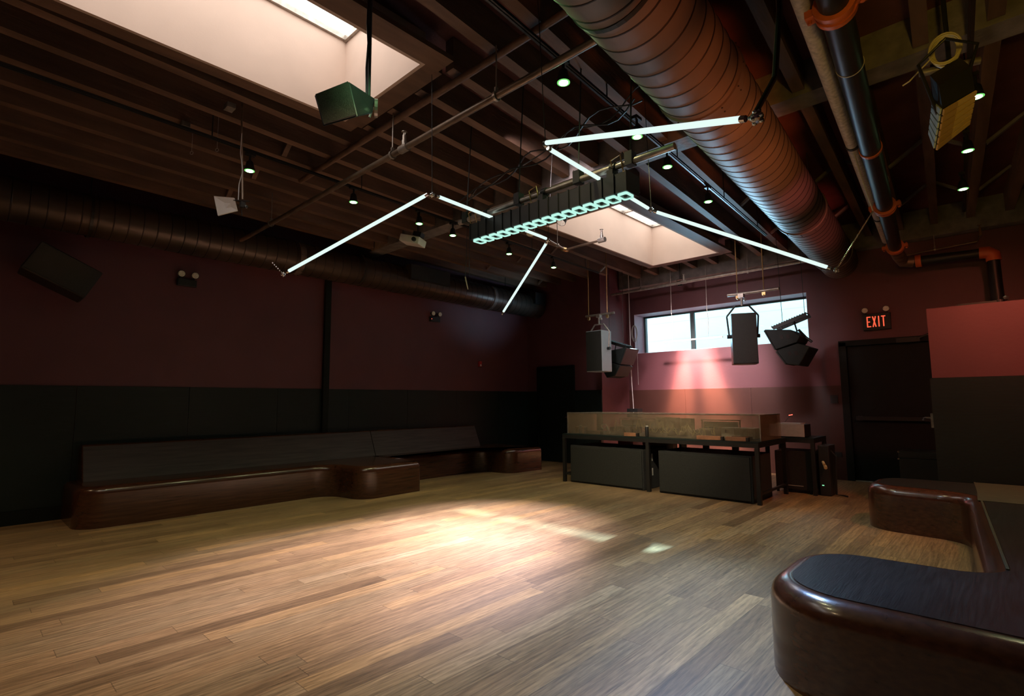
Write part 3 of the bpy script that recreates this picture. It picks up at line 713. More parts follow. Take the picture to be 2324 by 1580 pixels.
def sub(label, x0, x1):
    t = thing('subwoofer', label, 'subwoofer', ((x0 + x1) / 2, 7.6, 0), 'subwoofers under the booth table')
    boxobj('cabinet', 'carpet', t, x0, x1, 7.245, 8.0, .004, .61, bev=.008)
    boxobj('front_grille', 'grille', t, x0 + .02, x1 - .02, 7.225, 7.243, .03, .59, bev=.004)
    for z in (.2, .42):
        bm = B(); bx(bm, x1, x1 + .006, 7.5, 7.53, z, z + .11); obj('side_handle', bm, 'silver', t)
sub('black subwoofer under the left half of the booth table', -5.47, -4.10)
sub('black subwoofer under the right half of the booth table', -3.85, -2.52)
# acrylic case
t = thing('acrylic_case', 'long hazy clear acrylic case standing on the booth table', 'display case', (-4.0, 7.8, TZ))
CX0, CX1, CZ = -5.585, -2.42, TZ + .35
bm = B(); bx(bm, CX0, CX1, 7.34, 7.352, TZ + .002, CZ); obj('front_pane', bm, 'plexi', t)
bm = B(); bx(bm, CX0, CX0 + .012, 7.353, 8.2, TZ + .002, CZ); obj('side_pane', bm, 'plexi', t)
bm = B(); bx(bm, CX1 - .012, CX1, 7.353, 8.2, TZ + .002, CZ); obj('side_pane', bm, 'plexi', t)
bm = B(); bx(bm, CX0, CX1, 7.353, 8.2, CZ - .012, CZ); obj('top_pane', bm, 'plexi', t)
bm = B()
bx(bm, CX0 - .004, CX1 + .004, 7.332, 7.340, CZ - .006, CZ + .008); bx(bm, CX0 - .006, CX0 + .01, 7.33, 7.339, TZ, CZ); bx(bm, CX1 - .006, CX1 + .008, 7.33, 7.339, TZ, CZ)
obj('edge_trim', bm, 'steel', t)
# gear inside the case
def deck(x, label, w=.38):
    g = thing('media_player', label, 'media player', (x, 7.85, TZ))
    boxobj('player_body', 'blackpl', g, x - w / 2, x + w / 2, 7.65, 8.05, TZ + .003, TZ + .11, bev=.008)
    bm = B(); tube(bm, [(x, 7.82, TZ + .11), (x, 7.82, TZ + .125)], .1, 28); obj('jog_wheel', bm, 'silver', g, smooth=True)
    bm = B(); bx(bm, x - .12, x + .12, 7.97, 8.04, TZ + .11, TZ + .14); obj('display', bm, 'cell', g)
    return g
deck(-4.75, 'black media player standing left inside the acrylic case'); deck(-3.35, 'black media player standing right inside the acrylic case')
g = thing('dj_mixer', 'black mixer between the two media players in the case', 'mixer', (-4.05, 7.85, TZ))
boxobj('mixer_body', 'blackpl', g, -4.22, -3.88, 7.62, 8.01, TZ + .003, TZ + .10, bev=.006)
for i in range(4):
    for j in range(4):
        bm = B(); x, y = -4.17 + i * .08, 7.75 + j * .07; tube(bm, [(x, y, TZ + .1), (x, y, TZ + .12)], .011, 10); obj('knob', bm, 'silver', g)
def shelf_lamp(x0, x1, label):
    g = thing('shelf_rack', label, 'rack', ((x0 + x1) / 2, 8.1, TZ))
    bm = B(); bx(bm, x0, x1, 8.08, 8.14, TZ + .235, TZ + .25); obj('top_rail', bm, 'chrome', g)
    for x in (x0 + .01, x1 - .01):
        bm = B(); bx(bm, x - .008, x + .008, 8.1, 8.12, TZ + .002, TZ + .234); obj('rail_leg', bm, 'steel', g)
    boxobj('back_plate', 'silver', g, x0 + .03, x1 - .03, 8.11, 8.115, TZ + .09, TZ + .22)
shelf_lamp(-5.02, -4.33, 'shiny low metal rack inside the left of the acrylic case'); shelf_lamp(-3.55, -2.95, 'shiny low metal rack inside the right of the acrylic case')
def cardbox(label, x0, x1, y0, z1, m='cream', cat='box', name='tan_box'):
    g = thing(name, label, cat, ((x0 + x1) / 2, y0, TZ))
    boxobj('carton', m, g, x0, x1, y0, y0 + .14, TZ + .003, z1, bev=.004)
    bm = B(); bx(bm, x0, x1, y0 - .001, y0 + .02, z1, z1 + .004); bx(bm, (x0 + x1) / 2 - .02, (x0 + x1) / 2 + .02, y0 - .003, y0 + .14, z1, z1 + .005); obj('lid_tape', bm, m, g)
cardbox('wide tan box in the middle of the acrylic case behind hanging wires', -4.28, -3.93, 8.02, TZ + .27, 'tanbox'); cardbox('narrow tan box beside the wide one in the acrylic case', -3.87, -3.68, 8.02, TZ + .26, 'tanbox')
g = thing('white_console', 'cream ribbed console at the right end of the case behind wooden blocks', 'console', (-2.85, 7.75, TZ))
boxobj('console_body', 'whitepl', g, -3.09, -2.62, 7.72, 7.95, TZ + .003, TZ + .15, bev=.006)
bm = B()
for k in range(14): bx(bm, -2.9 + k * .02, -2.892 + k * .02, 7.712, 7.719, TZ + .03, TZ + .13)
obj('vent_ribs', bm, 'cream', g)
boxobj('port', 'blackpl', g, -3.03, -2.97, 7.708, 7.719, TZ + .08, TZ + .125)
# tangle of wires
bm = B()
random.seed(3)
for k in range(16):
    x = random.uniform(-4.9, -3.2); y = random.uniform(7.44, 7.56); pts = []
    z = TZ + random.uniform(.02, .05); a = random.uniform(0, 6)
    for s in range(14):
        x += math.cos(a) * .035; y = min(7.59, max(7.41, y + math.sin(a) * .02)); a += random.uniform(-.8, .8)
        pts.append((x, y, z + abs(math.sin(s * .4 + k)) * random.uniform(.06, .22)))
    tube(bm, pts, .004, 5)
o = obj('wire_tangle', bm, 'coily', None); tag(o, 'tangle of thin pale wires inside the acrylic case', 'wires'); o['kind'] = 'stuff'
bm = B(); tube(bm, [(-4.98 + .055 * math.cos(a / 2), 7.55, TZ + .12 + .04 * math.sin(a / 2)) for a in range(14)], .009, 8); tube(bm, [(-4.93, 7.55, TZ + .12), (-4.9, 7.55, TZ + .05)], .02, 8); add_box(bm, (-4.9, 7.55, TZ + .025), (.05, .04, .046))
tag(obj('white_headphones', bm, 'whitepl', None, smooth=True), 'white curled headphone band left inside the acrylic case', 'headphones')
# wooden blocks and bottles along the front
def block(label, x0, x1, y, z=TZ, h=.055, gap=.002):
    g = thing('wooden_block', label, 'block', ((x0 + x1) / 2, y, z), 'brown wooden blocks on the booth table')
    boxobj('block_body', 'blockwood', g, x0, x1 - .012, y - .03, y + .03, z + gap, z + h, bev=.002)
    boxobj('end_piece', 'blackpl', g, x1 - .011, x1 + .02, y - .028, y + .028, z + gap, z + h - .004)
block('brown wooden block farthest left on the booth table, behind a bottle', -5.5, -5.3, 7.46)
block('brown wooden block second from the left end of the case', -5.22, -4.95, 7.42)
block('short brown wooden block left of the middle black bottle', -4.42, -4.2, 7.27)
block('brown wooden block third from the right on the table edge', -3.25, -2.9, 7.27)
block('brown wooden block at the right front edge of the booth table', -2.84, -2.56, 7.255)
block('brown wooden block in front of the cream console, inside the case', -2.84, -2.60, 7.48)
block('brown wooden block lying on top of the farthest left one', -5.5, -5.3, 7.46, TZ + .055)
def bottle(label, x, y, h):
    g = thing('black_bottle', label, 'bottle', (x, y, TZ), 'black bottles on the booth table')
    bm = B(); tube(bm, [(x, y, TZ + .002), (x, y, TZ + .01), (x, y, TZ + h * .85), (x, y, TZ + h * .9)], [.022, .026, .026, .02], 16); obj('bottle_body', bm, 'blackpl', g, smooth=True)
    bm = B(); tube(bm, [(x, y, TZ + h * .9), (x, y, TZ + h)], .024, 16); obj('cap', bm, 'silver', g, smooth=True)
bottle('black bottle with pale cap at the left end of the case', -5.36, 7.40, .14); bottle('tall black bottle at the middle leg of the booth table', -4.04, 7.275, .17)
# pale shelf with handle holes behind the subs
g = thing('beige_crate', 'beige crate with rounded handle cut-outs behind the right subwoofer', 'crate', (-3.4, 8.15, 0))
bm = B(); bx(bm, -3.9, -3.0, 8.12, 8.14, .004, .60); bx(bm, -3.9, -3.0, 8.12, 8.14, .705, .715)
for a, b in ((-3.9, -3.82), (-3.55, -3.45), (-3.1, -3.0)): bx(bm, a, b, 8.12, 8.14, .6, .705)
bx(bm, -3.9, -3.0, 8.14, 8.28, .004, .02)
obj('crate_front', bm, 'cream', g)
g = thing('storage_bin', 'pale plastic bin with a dark lid behind the middle table leg', 'bin', (-4.3, 8.15, 0))
bm = B(); bx(bm, -4.6, -4.05, 8.12, 8.28, .004, .66); obj('bin_body', bm, 'cream', g); boxobj('lid', 'blackpl', g, -4.62, -4.03, 8.11, 8.29, .661, .69)
bm = B(); bx(bm, -4.85, -4.68, 8.0, 8.2, .612, .68); tag(obj('red_box', bm, 'redpl', None), 'small red box glimpsed on the subwoofer behind the left table', 'box')
bpy.data.objects['red_box'].location.z = .612
bpy.data.objects['red_box'].location.y = 7.85
# second table with silver amplifier
t = thing('side_table', 'small black steel table carrying the silver amplifier', 'table', (-2.3, 8.65, 0))
bm = B(); bx(bm, -2.72, -2.06, 8.42, 9.1, TZ - .02, TZ); obj('tabletop', bm, 'board', t)
bm = B(); bx(bm, -2.72, -2.06, 8.42, 8.46, TZ - .07, TZ - .021); bx(bm, -2.72, -2.06, 9.06, 9.1, TZ - .07, TZ - .021); bx(bm, -2.10, -2.06, 8.46, 9.06, TZ - .07, TZ - .021); obj('table_frame', bm, 'blacksteel', t)
for x in (-2.72, -2.11):
    for y in (8.42, 9.05): boxobj('leg', 'blacksteel', t, x, x + .05, y, y + .05, 0, TZ - .071)
g = thing('amplifier', 'silver fronted amplifier with black sides on the small table', 'amplifier', (-2.35, 8.6, TZ))
boxobj('chassis', 'blackpl', g, -2.60, -2.19, 8.47, 8.82, TZ + .012, TZ + .185, bev=.004)
boxobj('front_panel', 'silver', g, -2.605, -2.185, 8.452, 8.469, TZ + .01, TZ + .19, bev=.003)
boxobj('top_plate', 'silver', g, -2.55, -2.25, 8.55, 8.78, TZ + .186, TZ + .20)
bm = B()
for x in (-2.57, -2.22):
    for y in (8.5, 8.78): tube(bm, [(x, y, TZ), (x, y, TZ + .012)], .015, 10)
obj('feet', bm, 'blackpl', g)
g = thing('signal_light', 'thin stalk with a small red light behind the silver amplifier', 'indicator light', (-2.6, 8.95, TZ))
bm = B(); tube(bm, [(-2.6, 8.95, TZ + .001), (-2.58, 8.95, TZ + .2), (-2.50, 8.95, TZ + .30)], .004, 6); obj('stalk', bm, 'blacksteel', g)
bm = B(); add_box(bm, (-2.49, 8.95, TZ + .31), (.055, .012, .012), Matrix.Rotation(-.2, 3, 'Y')); obj('red_lamp', bm, 'ledred', g)
g = thing('rack_case', 'tall black equipment case behind the legs of the small table', 'equipment case', (-2.35, 8.9, 0))
boxobj('case_body', 'carpet', g, -2.62, -2.13, 8.50, 9.0, .05, .60, bev=.012)
bm = B()
for x in (-2.6, -2.16):
    for y in (8.52, 8.98): tube(bm, [(x, y, 0), (x, y, .05)], .02, 10)
obj('feet', bm, 'blackpl', g)
bm = B(); bx(bm, -2.5, -2.25, 8.494, 8.499, .1, .11); obj('metal_edge', bm, 'silver', g)
g = thing('power_distro', 'black power cabinet with plugs and a green light beside the small table', 'power cabinet', (-1.95, 8.7, 0))
boxobj('cabinet', 'blackpl', g, -2.04, -1.90, 8.50, 8.86, .002, .70, bev=.01)
bm = B(); tube(bm, [(-1.98, 8.49, .47), (-1.95, 8.42, .44)], .018, 10); tube(bm, [(-1.95, 8.46, .42), (-1.93, 8.40, .40)], .022, 10); obj('plug', bm, 'coily', g)
bm = B(); bx(bm, -2.01, -1.985, 8.492, 8.499, .14, .15); obj('green_lamp', bm, 'ledgreen', g)
bm = B(); tube(bm, [(-1.9, 8.6, .62), (-1.82, 8.55, .55), (-1.84, 8.55, .4), (-1.86, 8.6, .02), (-1.75, 8.5, .03), (-1.7, 8.45, .03)], .012, 8); obj('cable', bm, 'blackpl', g)
# road case by the door
g = thing('road_case', 'black road case with metal corners standing beside the exit door', 'road case', (-.9, 9.6, 0))
boxobj('case_body', 'blackpl', g, -1.22, -.78, 9.4, 9.9, .06, .50, bev=.006)
boxobj('lid', 'blackpl', g, -1.225, -.775, 9.395, 9.905, .505, .60, bev=.006)
for x in (-1.22, -.78):
    for z in (.49, .59):
        bm = B(); ball(bm, (x, 9.4, z), .018, 1); obj('metal_corner', bm, 'chrome', g)
bm = B()
for x in (-1.16, -.84):
    for y in (9.46, 9.84): tube(bm, [(x - .01, y, .03), (x + .01, y, .03)], .03, 12); 
obj('castors', bm, 'blackpl', g)

# ------------------------------------------------------------------ hanging loudspeakers at the booth
def hung_speaker(label, x, y, z0, z1, w, dpt, rot, bars):
    t = thing('hanging_loudspeaker', label, 'loudspeaker', (x, y, z0)); R = Matrix.Rotation(rot, 3, 'Z')
    def P(a, b, c): return V(x, y, 0) + R @ V(a, b, 0) + V(0, 0, c)
    bm = B(); prof = [(-w / 2, -dpt / 2), (w / 2, -dpt / 2), (w / 2, dpt * .34), (w * .36, dpt / 2), (-w * .36, dpt / 2), (-w / 2, dpt * .34)]
    prism(bm, [tuple(P(a, b, 0))[:2] for a, b in prof], z0, z1); bevel_all(bm, .008, 2); obj('cabinet', bm, bars, t)
    bm = B(); prism(bm, [tuple(P(a, b, 0))[:2] for a, b in ((-w / 2 + .01, -dpt / 2 - .012), (w / 2 - .01, -dpt / 2 - .012), (w / 2 - .01, -dpt / 2 - .001), (-w / 2 + .01, -dpt / 2 - .001))], z0 + .012, z1 - .012); obj('front_grille', bm, 'grille', t)
    bm = B()
    zm = (z0 + z1) / 2 + .05
    for s in (-1, 1):
        pts = [P(s * w * .28, 0, z1 + .14), P(s * (w / 2 + .05), 0, z1 - .02), P(s * (w / 2 + .025), 0, zm)]
        for a, b in zip(pts, pts[1:]):
            tube(bm, [a, b], .014, 8)
    tube(bm, [P(-w * .28, 0, z1 + .14), P(w * .28, 0, z1 + .14)], .014, 8); obj('yoke', bm, 'steel' if bars == 'cablit' else 'blacksteel', t)
    bm = B()
    for s in (-1, 1): tube(bm, [P(s * (w / 2 + .0), 0, zm), P(s * (w / 2 + .06), 0, zm)], .03, 12)
    obj('yoke_knob', bm, 'blackpl', t)
    bm = B(); tube(bm, [P(0, 0, z1 + .14), P(0, 0, z1 + .28)], .018, 10); add_box(bm, P(0, 0, z1 + .3), (.08, .08, .06)); ball(bm, P(.05, 0, z1 + .24), .03, 1); obj('clamp', bm, 'steel', t)
    return t
Mx['cabgreen'] = mat('dark_green_cabinet', (.016, .023, .022), .55, spec=.3)
Mx['cablit'] = mat('window_lit_cabinet', (.35, .42, .44), .5, var=.06)  # pale bluish window light on the speaker side is put into this colour
hung_speaker('tall hanging speaker with window light in its pale colour, left of the window', -5.67, 8.5, 1.90, 2.68, .37, .36, -.04, 'cablit')
hung_speaker('tall black hanging speaker in front of the window', -2.98, 8.5, 1.90, 2.69, .36, .34, .45, 'blackpl')
def cross_pipe(label, x0, x1, y, z, drops):
    t = thing('hanging_crossbar', label, 'crossbar', ((x0 + x1) / 2, y, z))
    bm = B(); tube(bm, [(x0, y, z), (x1, y, z)], .022, 14); obj('bar', bm, 'steel', t, smooth=True)
    for x in drops:
        bm = B(); tube(bm, [(x, y, z - .06), (x + .0, y, z), (x + .004, y, 4.265)], .008, 8); add_box(bm, (x, y, z - .05), (.05, .03, .05)); ball(bm, (x, y, z - .07), .022, 1); obj('threaded_rod', bm, 'brass', t)
cross_pipe('short crossbar above the pale lit hanging speaker', -6.02, -5.36, 8.565, 3.02, (-5.95, -5.52))
cross_pipe('short crossbar above the black hanging speaker at the window', -3.22, -2.44, 8.565, 3.04, (-3.06, -2.66))
# small line arrays
def line_array(label, ox, oy, oz, mir):
    t = thing('line_array', label, 'line array', (ox + .3 * mir, oy + .25, oz - .5))
    U = [(0, 0), (.38, -.04), (.50, -.15), (.45, -.235), (.15, -.325)]; Lw = [(.152, -.34), (.46, -.25), (.62, -.32), (.46, -.585), (.29, -.555)]
    def side(poly, nm, y0, y1, m, par, bev=.008):
        bm = B(); a = [bm.verts.new((ox + mir * x, y0, oz + z)) for x, z in poly]; b = [bm.verts.new((ox + mir * x, y1, oz + z)) for x, z in poly]; n = len(poly)
        for i in range(n): bm.faces.new((a[i], a[(i + 1) % n], b[(i + 1) % n], b[i]))
        bm.faces.new(a[::-1]); bm.faces.new(b)
        if bev: bevel_all(bm, bev, 1)
        return obj(nm, bm, m, par)
    for poly, nm in ((U, 'upper_cabinet'), (Lw, 'lower_cabinet')):
        c = side(poly, nm, oy, oy + .5, 'cabgreen', t)
        f0, f1 = V(poly[0][0], 0, poly[0][1]), V(poly[-1][0], 0, poly[-1][1]); d = (f1 - f0).normalized(); n_ = V(d.z, 0, -d.x)
        if n_.x > 0: n_ = -n_
        g = [f0 + d * .01 + n_ * .003, f1 - d * .01 + n_ * .003, f1 - d * .01 + n_ * .022, f0 + d * .01 + n_ * .022]
        side([(p.x, p.z) for p in g], 'front_grille', oy + .01, oy + .49, 'grille', c, 0)
        cx_ = sum(p[0] for p in poly) / 5 - .03; cz_ = sum(p[1] for p in poly) / 5 + .01
        for q in (-.055, .035):
            sk = .02
            side([(cx_ + q, cz_ + .045 - sk), (cx_ + q + .045, cz_ + .055 - sk), (cx_ + q + .06, cz_ - .02), (cx_ + q + .02, cz_ - .04)], 'side_handle', oy - .004, oy - .0005, 'ductseam', c, 0)
    fr = [(.06, .045), (.56, .215), (.58, .165), (.10, .0)]
    for k, yy2 in enumerate((oy + .12, oy + .36)): side(fr, 'flying_frame', yy2, yy2 + .012, 'blacksteel', t, 0)
    bm = B()
    for k in range(14):
        x = .07 + .037 * k; add_box(bm, (ox + mir * x, oy + .24, oz + .05 + (x - .06) * .34), (.010, .24, .014))
    obj('frame_rungs', bm, 'blacksteel', t)
    bm = B(); tube(bm, [(ox + mir * .2, oy + .24, oz + .09), (ox + mir * .17, oy + .24, 4.265)], .0045, 6); tube(bm, [(ox + mir * .52, oy + .24, oz + .2), (ox + mir * .5, oy + .24, 4.265)], .0045, 6)
    tube(bm, [(ox + mir * .36, oy + .24, oz + .14), (ox + mir * .40, oy + .24, oz - .05)], .012, 8); tube(bm, [(ox + mir * .42, oy + .24, oz - .02), (ox + mir * .5, oy + .3, oz - .14), (ox + mir * .58, oy + .3, oz - .22)], .02, 8)
    obj('rigging', bm, 'blacksteel', t)
    return t
line_array('black two-box line array tilted down, right of the window', -2.71, 8.65, 2.44, 1)
line_array('black two-box line array half hidden behind the pale lit speaker', -5.46, 9.1, 2.40, -1)

PANEL_PTS = ((-4.976, 1.473, 3.171), (-4.854, 1.598, 3.157), (-4.877, 1.636, 3.057), (-4.978, 1.513, 3.006))
# hanging white panel (antenna) on pole
t = thing('directional_antenna', 'white trapezoid panel hanging on a rusty pole', 'antenna', (-4.9, 1.6, 3.2))
bm = B(); P0 = [V(*p) for p in PANEL_PTS]
def Rz(px, py): pass
n_ = V(.55, -.8, .1).normalized() * .012
hexa(bm, [p for p in P0] + [p - n_ for p in P0]); obj('panel', bm, 'whitepl', t)
bm = B(); tube(bm, [(-4.825, 1.660, 3.15), (-4.955, 1.665, 3.95), (-4.96, 1.665, 4.265)], .009, 10); obj('pole', bm, 'rust', t)
bm = B(); tube(bm, [(-4.84, 1.63, 3.14), (-4.87, 1.64, 3.3), (-4.85, 1.66, 3.42), (-4.90, 1.65, 3.6), (-4.92, 1.66, 3.8)], .004, 6); obj('cable', bm, 'coil', t)
bm = B(); tube(bm, [(-4.87, 1.60, 3.14), (-4.77, 1.70, 3.13)], .006, 6); add_box(bm, (-4.82, 1.66, 3.10), (.04, .04, .05)); ball(bm, (-4.79, 1.68, 3.08), .018, 1); tube(bm, [(-4.83, 1.65, 3.1), (-4.82, 1.66, 3.0)], .004, 6); obj('swivel_bracket', bm, 'blacksteel', t)
for i, (x, y, lab) in enumerate(((-5.38, 1.6, 'small ring hook hanging left of the white panel pole'), (-5.62, 1.45, 'second ring hook, lower left of the white panel'))):
    bm = B(); ring(bm, (x, y, 3.78), (.6, -.8, 0), .014, .018, 14, .003); tube(bm, [(x, y, 3.797), (x, y, 4.265)], .002, 5); tag(obj('ring_hook', bm, 'coil', None), lab, 'hook')
for (x, y, lab) in ((-4.86, 1.53, 'grey junction box on the ceiling above the white panel'), (-5.5, 1.35, 'smaller junction box farther left on the ceiling joist')):
    bm = B(); add_box(bm, (x, y, 3.975), (.10, .07, .045)); tag(obj('junction_box', bm, 'steel', None), lab, 'junction box')

# hanging speaker in front of the near skylight
t = thing('hanging_loudspeaker', 'wedge shaped speaker hanging in front of the near skylight', 'loudspeaker', (-2.72, 1.5, 2.9))
F_ = [V(-2.75, 1.30, 3.09), V(-2.69, 1.48, 3.23), V(-2.63, 1.51, 3.0), V(-2.67, 1.32, 2.88)]
K_ = [V(-2.88, 1.56, 3.20), V(-2.79, 1.72, 3.27), V(-2.80, 1.71, 3.17), V(-2.90, 1.56, 3.12)]
bm = B(); hexa(bm, F_ + K_); bmesh.ops.bevel(bm, geom=bm.edges[:], offset=.006, segments=2, affect='EDGES', profile=.5); obj('cabinet', bm, 'cabgreen' if False else 'blackpl', t)
cf = sum(F_, V(0, 0, 0)) / 4; nf = ((F_[1] - F_[0]).cross(F_[3] - F_[0])).normalized()
if nf.dot(V(0, 0, 1.35) * 0 + (V(0, 0, 1.35) - cf)) < 0: nf = -nf
q = [cf + (p - cf) * .93 for p in F_]
bm = B(); hexa(bm, [p + nf * .012 for p in q] + [p + nf * .001 for p in q]); obj('front_grille', bm, 'grille_lit', t)
bm = B(); tube(bm, [(-2.80, 1.66, 3.22), (-2.85, 1.74, 3.24), (-2.87, 1.73, 3.18)], .008, 8); ring(bm, (-2.81, 1.74, 3.22), (.5, .8, 0), .05, .056, 18, .02); obj('bracket', bm, 'steel', t)
bm = B(); tube(bm, [(-2.79, 1.66, 3.24), (-2.80, 1.66, 3.45), (-2.775, 1.655, 3.6), (-2.80, 1.66, 3.75), (-2.79, 1.66, 3.99)], .008, 8); tube(bm, [(-2.785, 1.67, 3.25), (-2.785, 1.67, 4.265)], .012, 8); obj('drop_pole', bm, 'blackpl', t)
# dark speaker on the left wall
t = thing('wall_loudspeaker', 'large dark loudspeaker high on the left wall near the picture edge', 'loudspeaker', (-7.9, .8, 2.6))
bm = B(); R = Matrix.Rotation(-.45, 3, 'X'); add_box(bm, (-7.86, .78, 2.86), (.42, .62, .36), R); bevel_all(bm, .01, 1); obj('cabinet', bm, 'blackpl', t)
bm = B(); add_box(bm, (-7.645, .78, 2.86), (.012, .58, .32), R); obj('front_grille', bm, 'grille', t)
bm = B(); tube(bm, [(XL, .8, 2.95), (-8.0, .8, 2.93)], .03, 8); obj('wall_bracket', bm, 'blacksteel', t)
# projector under the left track
t = thing('projector', 'small white projector with blue lit edge hung near the left ceiling', 'projector', (-5.9, 4.35, 3.6))
R = Matrix.Rotation(.5, 3, 'Z') @ Matrix.Rotation(.25, 3, 'Y')
bm = B(); add_box(bm, (-5.93, 4.30, 3.60), (.30, .24, .10), R); bevel_all(bm, .01, 2); obj('projector_body', bm, 'whitepl', t)
bm = B(); tube(bm, [V(-5.93, 4.3, 3.6) + R @ V(.08, -.12, 0), V(-5.93, 4.3, 3.6) + R @ V(.08, -.15, 0)], .03, 14); obj('lens', bm, 'blackpl', t)
bm = B(); add_box(bm, (-5.85, 4.34, 3.68), (.12, .12, .06), R); tube(bm, [(-5.87, 4.34, 3.7), (-5.87, 4.34, 4.265)], .012, 8); obj('ceiling_mount', bm, 'blacksteel', t)
# dangling cable with pale tip
t = thing('dangling_cable', 'thin black cable hanging down with a pale taped tip', 'cable', (-5.73, 5.11, 3.05))
bm = B(); tube(bm, [(-5.73, 5.15, 4.265), (-5.73, 5.12, 3.4), (-5.74, 5.11, 3.18)], .005, 6); tube(bm, [(-5.70, 5.15, 4.265), (-5.69, 5.15, 3.20)], .004, 6); obj('cord', bm, 'blackpl', t)
bm = B(); tube(bm, [(-5.74, 5.11, 3.19), (-5.72, 5.12, 3.10), (-5.70, 5.13, 3.0)], [.010, .009, .004], 8); obj('taped_tip', bm, 'cream', t)

# ------------------------------------------------------------------ slatted lamp and coil, top right
t = thing('slatted_lamp', 'black lamp with six tan slats hanging in the top right corner', 'stage light', (-.1, 3.7, 3.1))
SLAT_FRONT = ((-.158, 3.89, 3.045), (-.01, 3.98, 3.14), (-.06, 4.17, 3.02), (-.22, 4.09, 2.88))
SLAT_BACK = ((-.205, 4.05, 3.185), (-.25, 4.24, 3.055))
SF = [V(*p) for p in SLAT_FRONT]; SB = [V(*p) for p in SLAT_BACK]   # front TL TR BR BL ; back TL BL
nn = (SB[0] - SF[0])
def q4(a, b, c, d, u, v): return (a * (1 - u) + b * u) * (1 - v) + (d * (1 - u) + c * u) * v
bTR = SF[1] + nn; bBR = SF[2] + (SB[1] - SF[3])
bm = B(); ctr = sum(SF, V(0, 0, 0)) / 4
hexa(bm, [ctr + (p - ctr) * .97 + nn * .06 for p in SF] + [SB[0], bTR, bBR, SB[1]]); obj('lamp_body', bm, 'blackpl', t)
bm = B(); up = V(0, 0, .0)
top = [SF[0] + nn * .1, SF[1] + nn * .1, bTR, SB[0]]
hexa(bm, [p + V(-.01, .02, .16) for p in (SF[0], SF[1])] + [SF[1] + nn * .05, SF[0] + nn * .05] + [p + V(-.01, .06, .2) for p in (SB[0], bTR)] + [bTR, SB[0]]); obj('rear_housing', bm, 'blackpl', t)
fn = (SF[1] - SF[0]).cross(SF[3] - SF[0]).normalized()
if fn.dot(nn) > 0: fn = -fn
for k in range(6):
    v0, v1 = (k + .06) / 6, (k + .84) / 6
    for u0, u1, m_ in ((.0, .42, 'yellowslat2'), (.43, 1.0, 'yellowslat')):
        bm = B(); Q = [q4(*SF, u0, v0), q4(*SF, u1, v0), q4(*SF, u1, v1), q4(*SF, u0, v1)]
        hexa(bm, [p + fn * .012 for p in Q] + Q); obj('slat', bm, m_, t)
    G = [SB[0], SF[0], SF[3], SB[1]]; sn = (G[1] - G[0]).cross(G[3] - G[0]).normalized()
    if sn.dot(ctr - G[0]) > 0: sn = -sn
    bm = B(); Q = [q4(*G, .0, v0), q4(*G, .9, v0), q4(*G, .9, v1), q4(*G, .0, v1)]
    hexa(bm, [p + sn * .008 for p in Q] + Q); obj('side_fin', bm, 'steelslat', t)
bm = B(); tube(bm, [SF[0] + V(-.03, .1, .02), V(-.26, 4.0, 3.42), V(-.12, 3.95, 3.5), V(.02, 4.05, 3.45), bTR + V(.03, -.1, .02)], .01, 8); obj('yoke', bm, 'blacksteel', t)
t = thing('rigging_pipe', 'short yellow lit pipe carrying the slatted lamp', 'pipe', (-.1, 3.6, 3.62))
bm = B(); tube(bm, [(-.278, 4.33, 3.53), (.024, 4.43, 3.53)], .024, 14); obj('pipe_run', bm, 'steel', t, smooth=True)
bm = B(); tube(bm, [(-.125, 4.38, 3.53), (-.125, 4.38, 4.265)], .014, 8); tube(bm, [(-.12, 4.36, 3.53), (-.13, 4.2, 3.45), (-.13, 4.1, 3.36)], .014, 8); obj('drop_rod', bm, 'blacksteel', t)
bm = B()
random.seed(5)
for k in range(11):
    a_, b_ = random.uniform(.058, .085), random.uniform(.085, .115); ph = random.uniform(-.12, .12); oy = random.uniform(-.02, .02)
    tube(bm, [(-.135 + a_ * math.cos(2 * PI * s / 24 + ph), 4.27 + oy, 3.60 + b_ * math.sin(2 * PI * s / 24 + ph)) for s in range(25)], .0048, 6)
tube(bm, [(-.20, 4.25, 3.57), (-.26, 4.25, 3.52), (-.33, 4.27, 3.47), (-.37, 4.3, 3.47)], .0048, 6)
tag(obj('cable_coil', bm, 'coily', None), 'coil of pale yellowish cable hung over the short pipe top right', 'cable coil')

# ------------------------------------------------------------------ wall fixtures
def elight(label, x, y, z, axis, exit_=False):
    """two-headed emergency light. axis 'x' = on the left wall, facing +x ; 'y' = on back wall facing -y"""
    t = thing('emergency_light' if not exit_ else 'exit_sign', label, 'emergency light' if not exit_ else 'exit sign', (x, y, z))
    def P(a, b, c): return V(x + b, y + a, z + c) if axis == 'x' else V(x + a, y - b, z + c)
    def bo(bm, c, s): add_box(bm, P(*c), (s[1], s[0], s[2]) if axis == 'x' else (s[0], s[1], s[2]))
    w, h = (.24, .10) if not exit_ else (.38, .27)
    bm = B(); bo(bm, (0, .03, 0), (w, .06, h)); bevel_all(bm, .008, 2); obj('housing', bm, 'blackpl', t)
    for s in (-1, 1):
        a = s * (.085 if not exit_ else .145); c = h / 2 + .06
        bm = B(); tube(bm, [P(a, .04, h / 2), P(a, .05, c)], .012, 8); tube(bm, [P(a, .03, c), P(a + s * .0, .095, c - .004)], [.035, .05], 20); hd = obj('lamp_head', bm, 'blackpl', t, smooth=True)
        bm = B(); tube(bm, [P(a, .0955, c - .004), P(a, .103, c - .005)], [.044, .036], 20); obj('lens', bm, 'lampglass', hd, smooth=True)
    return t, P, bo
elight('two-headed emergency light on the left wall, nearest one', XL + .0, 2.17, 3.04, 'x')
elight('two-headed emergency light farther along the left wall, with a red dot', XL + .0, 6.57, 3.0, 'x')
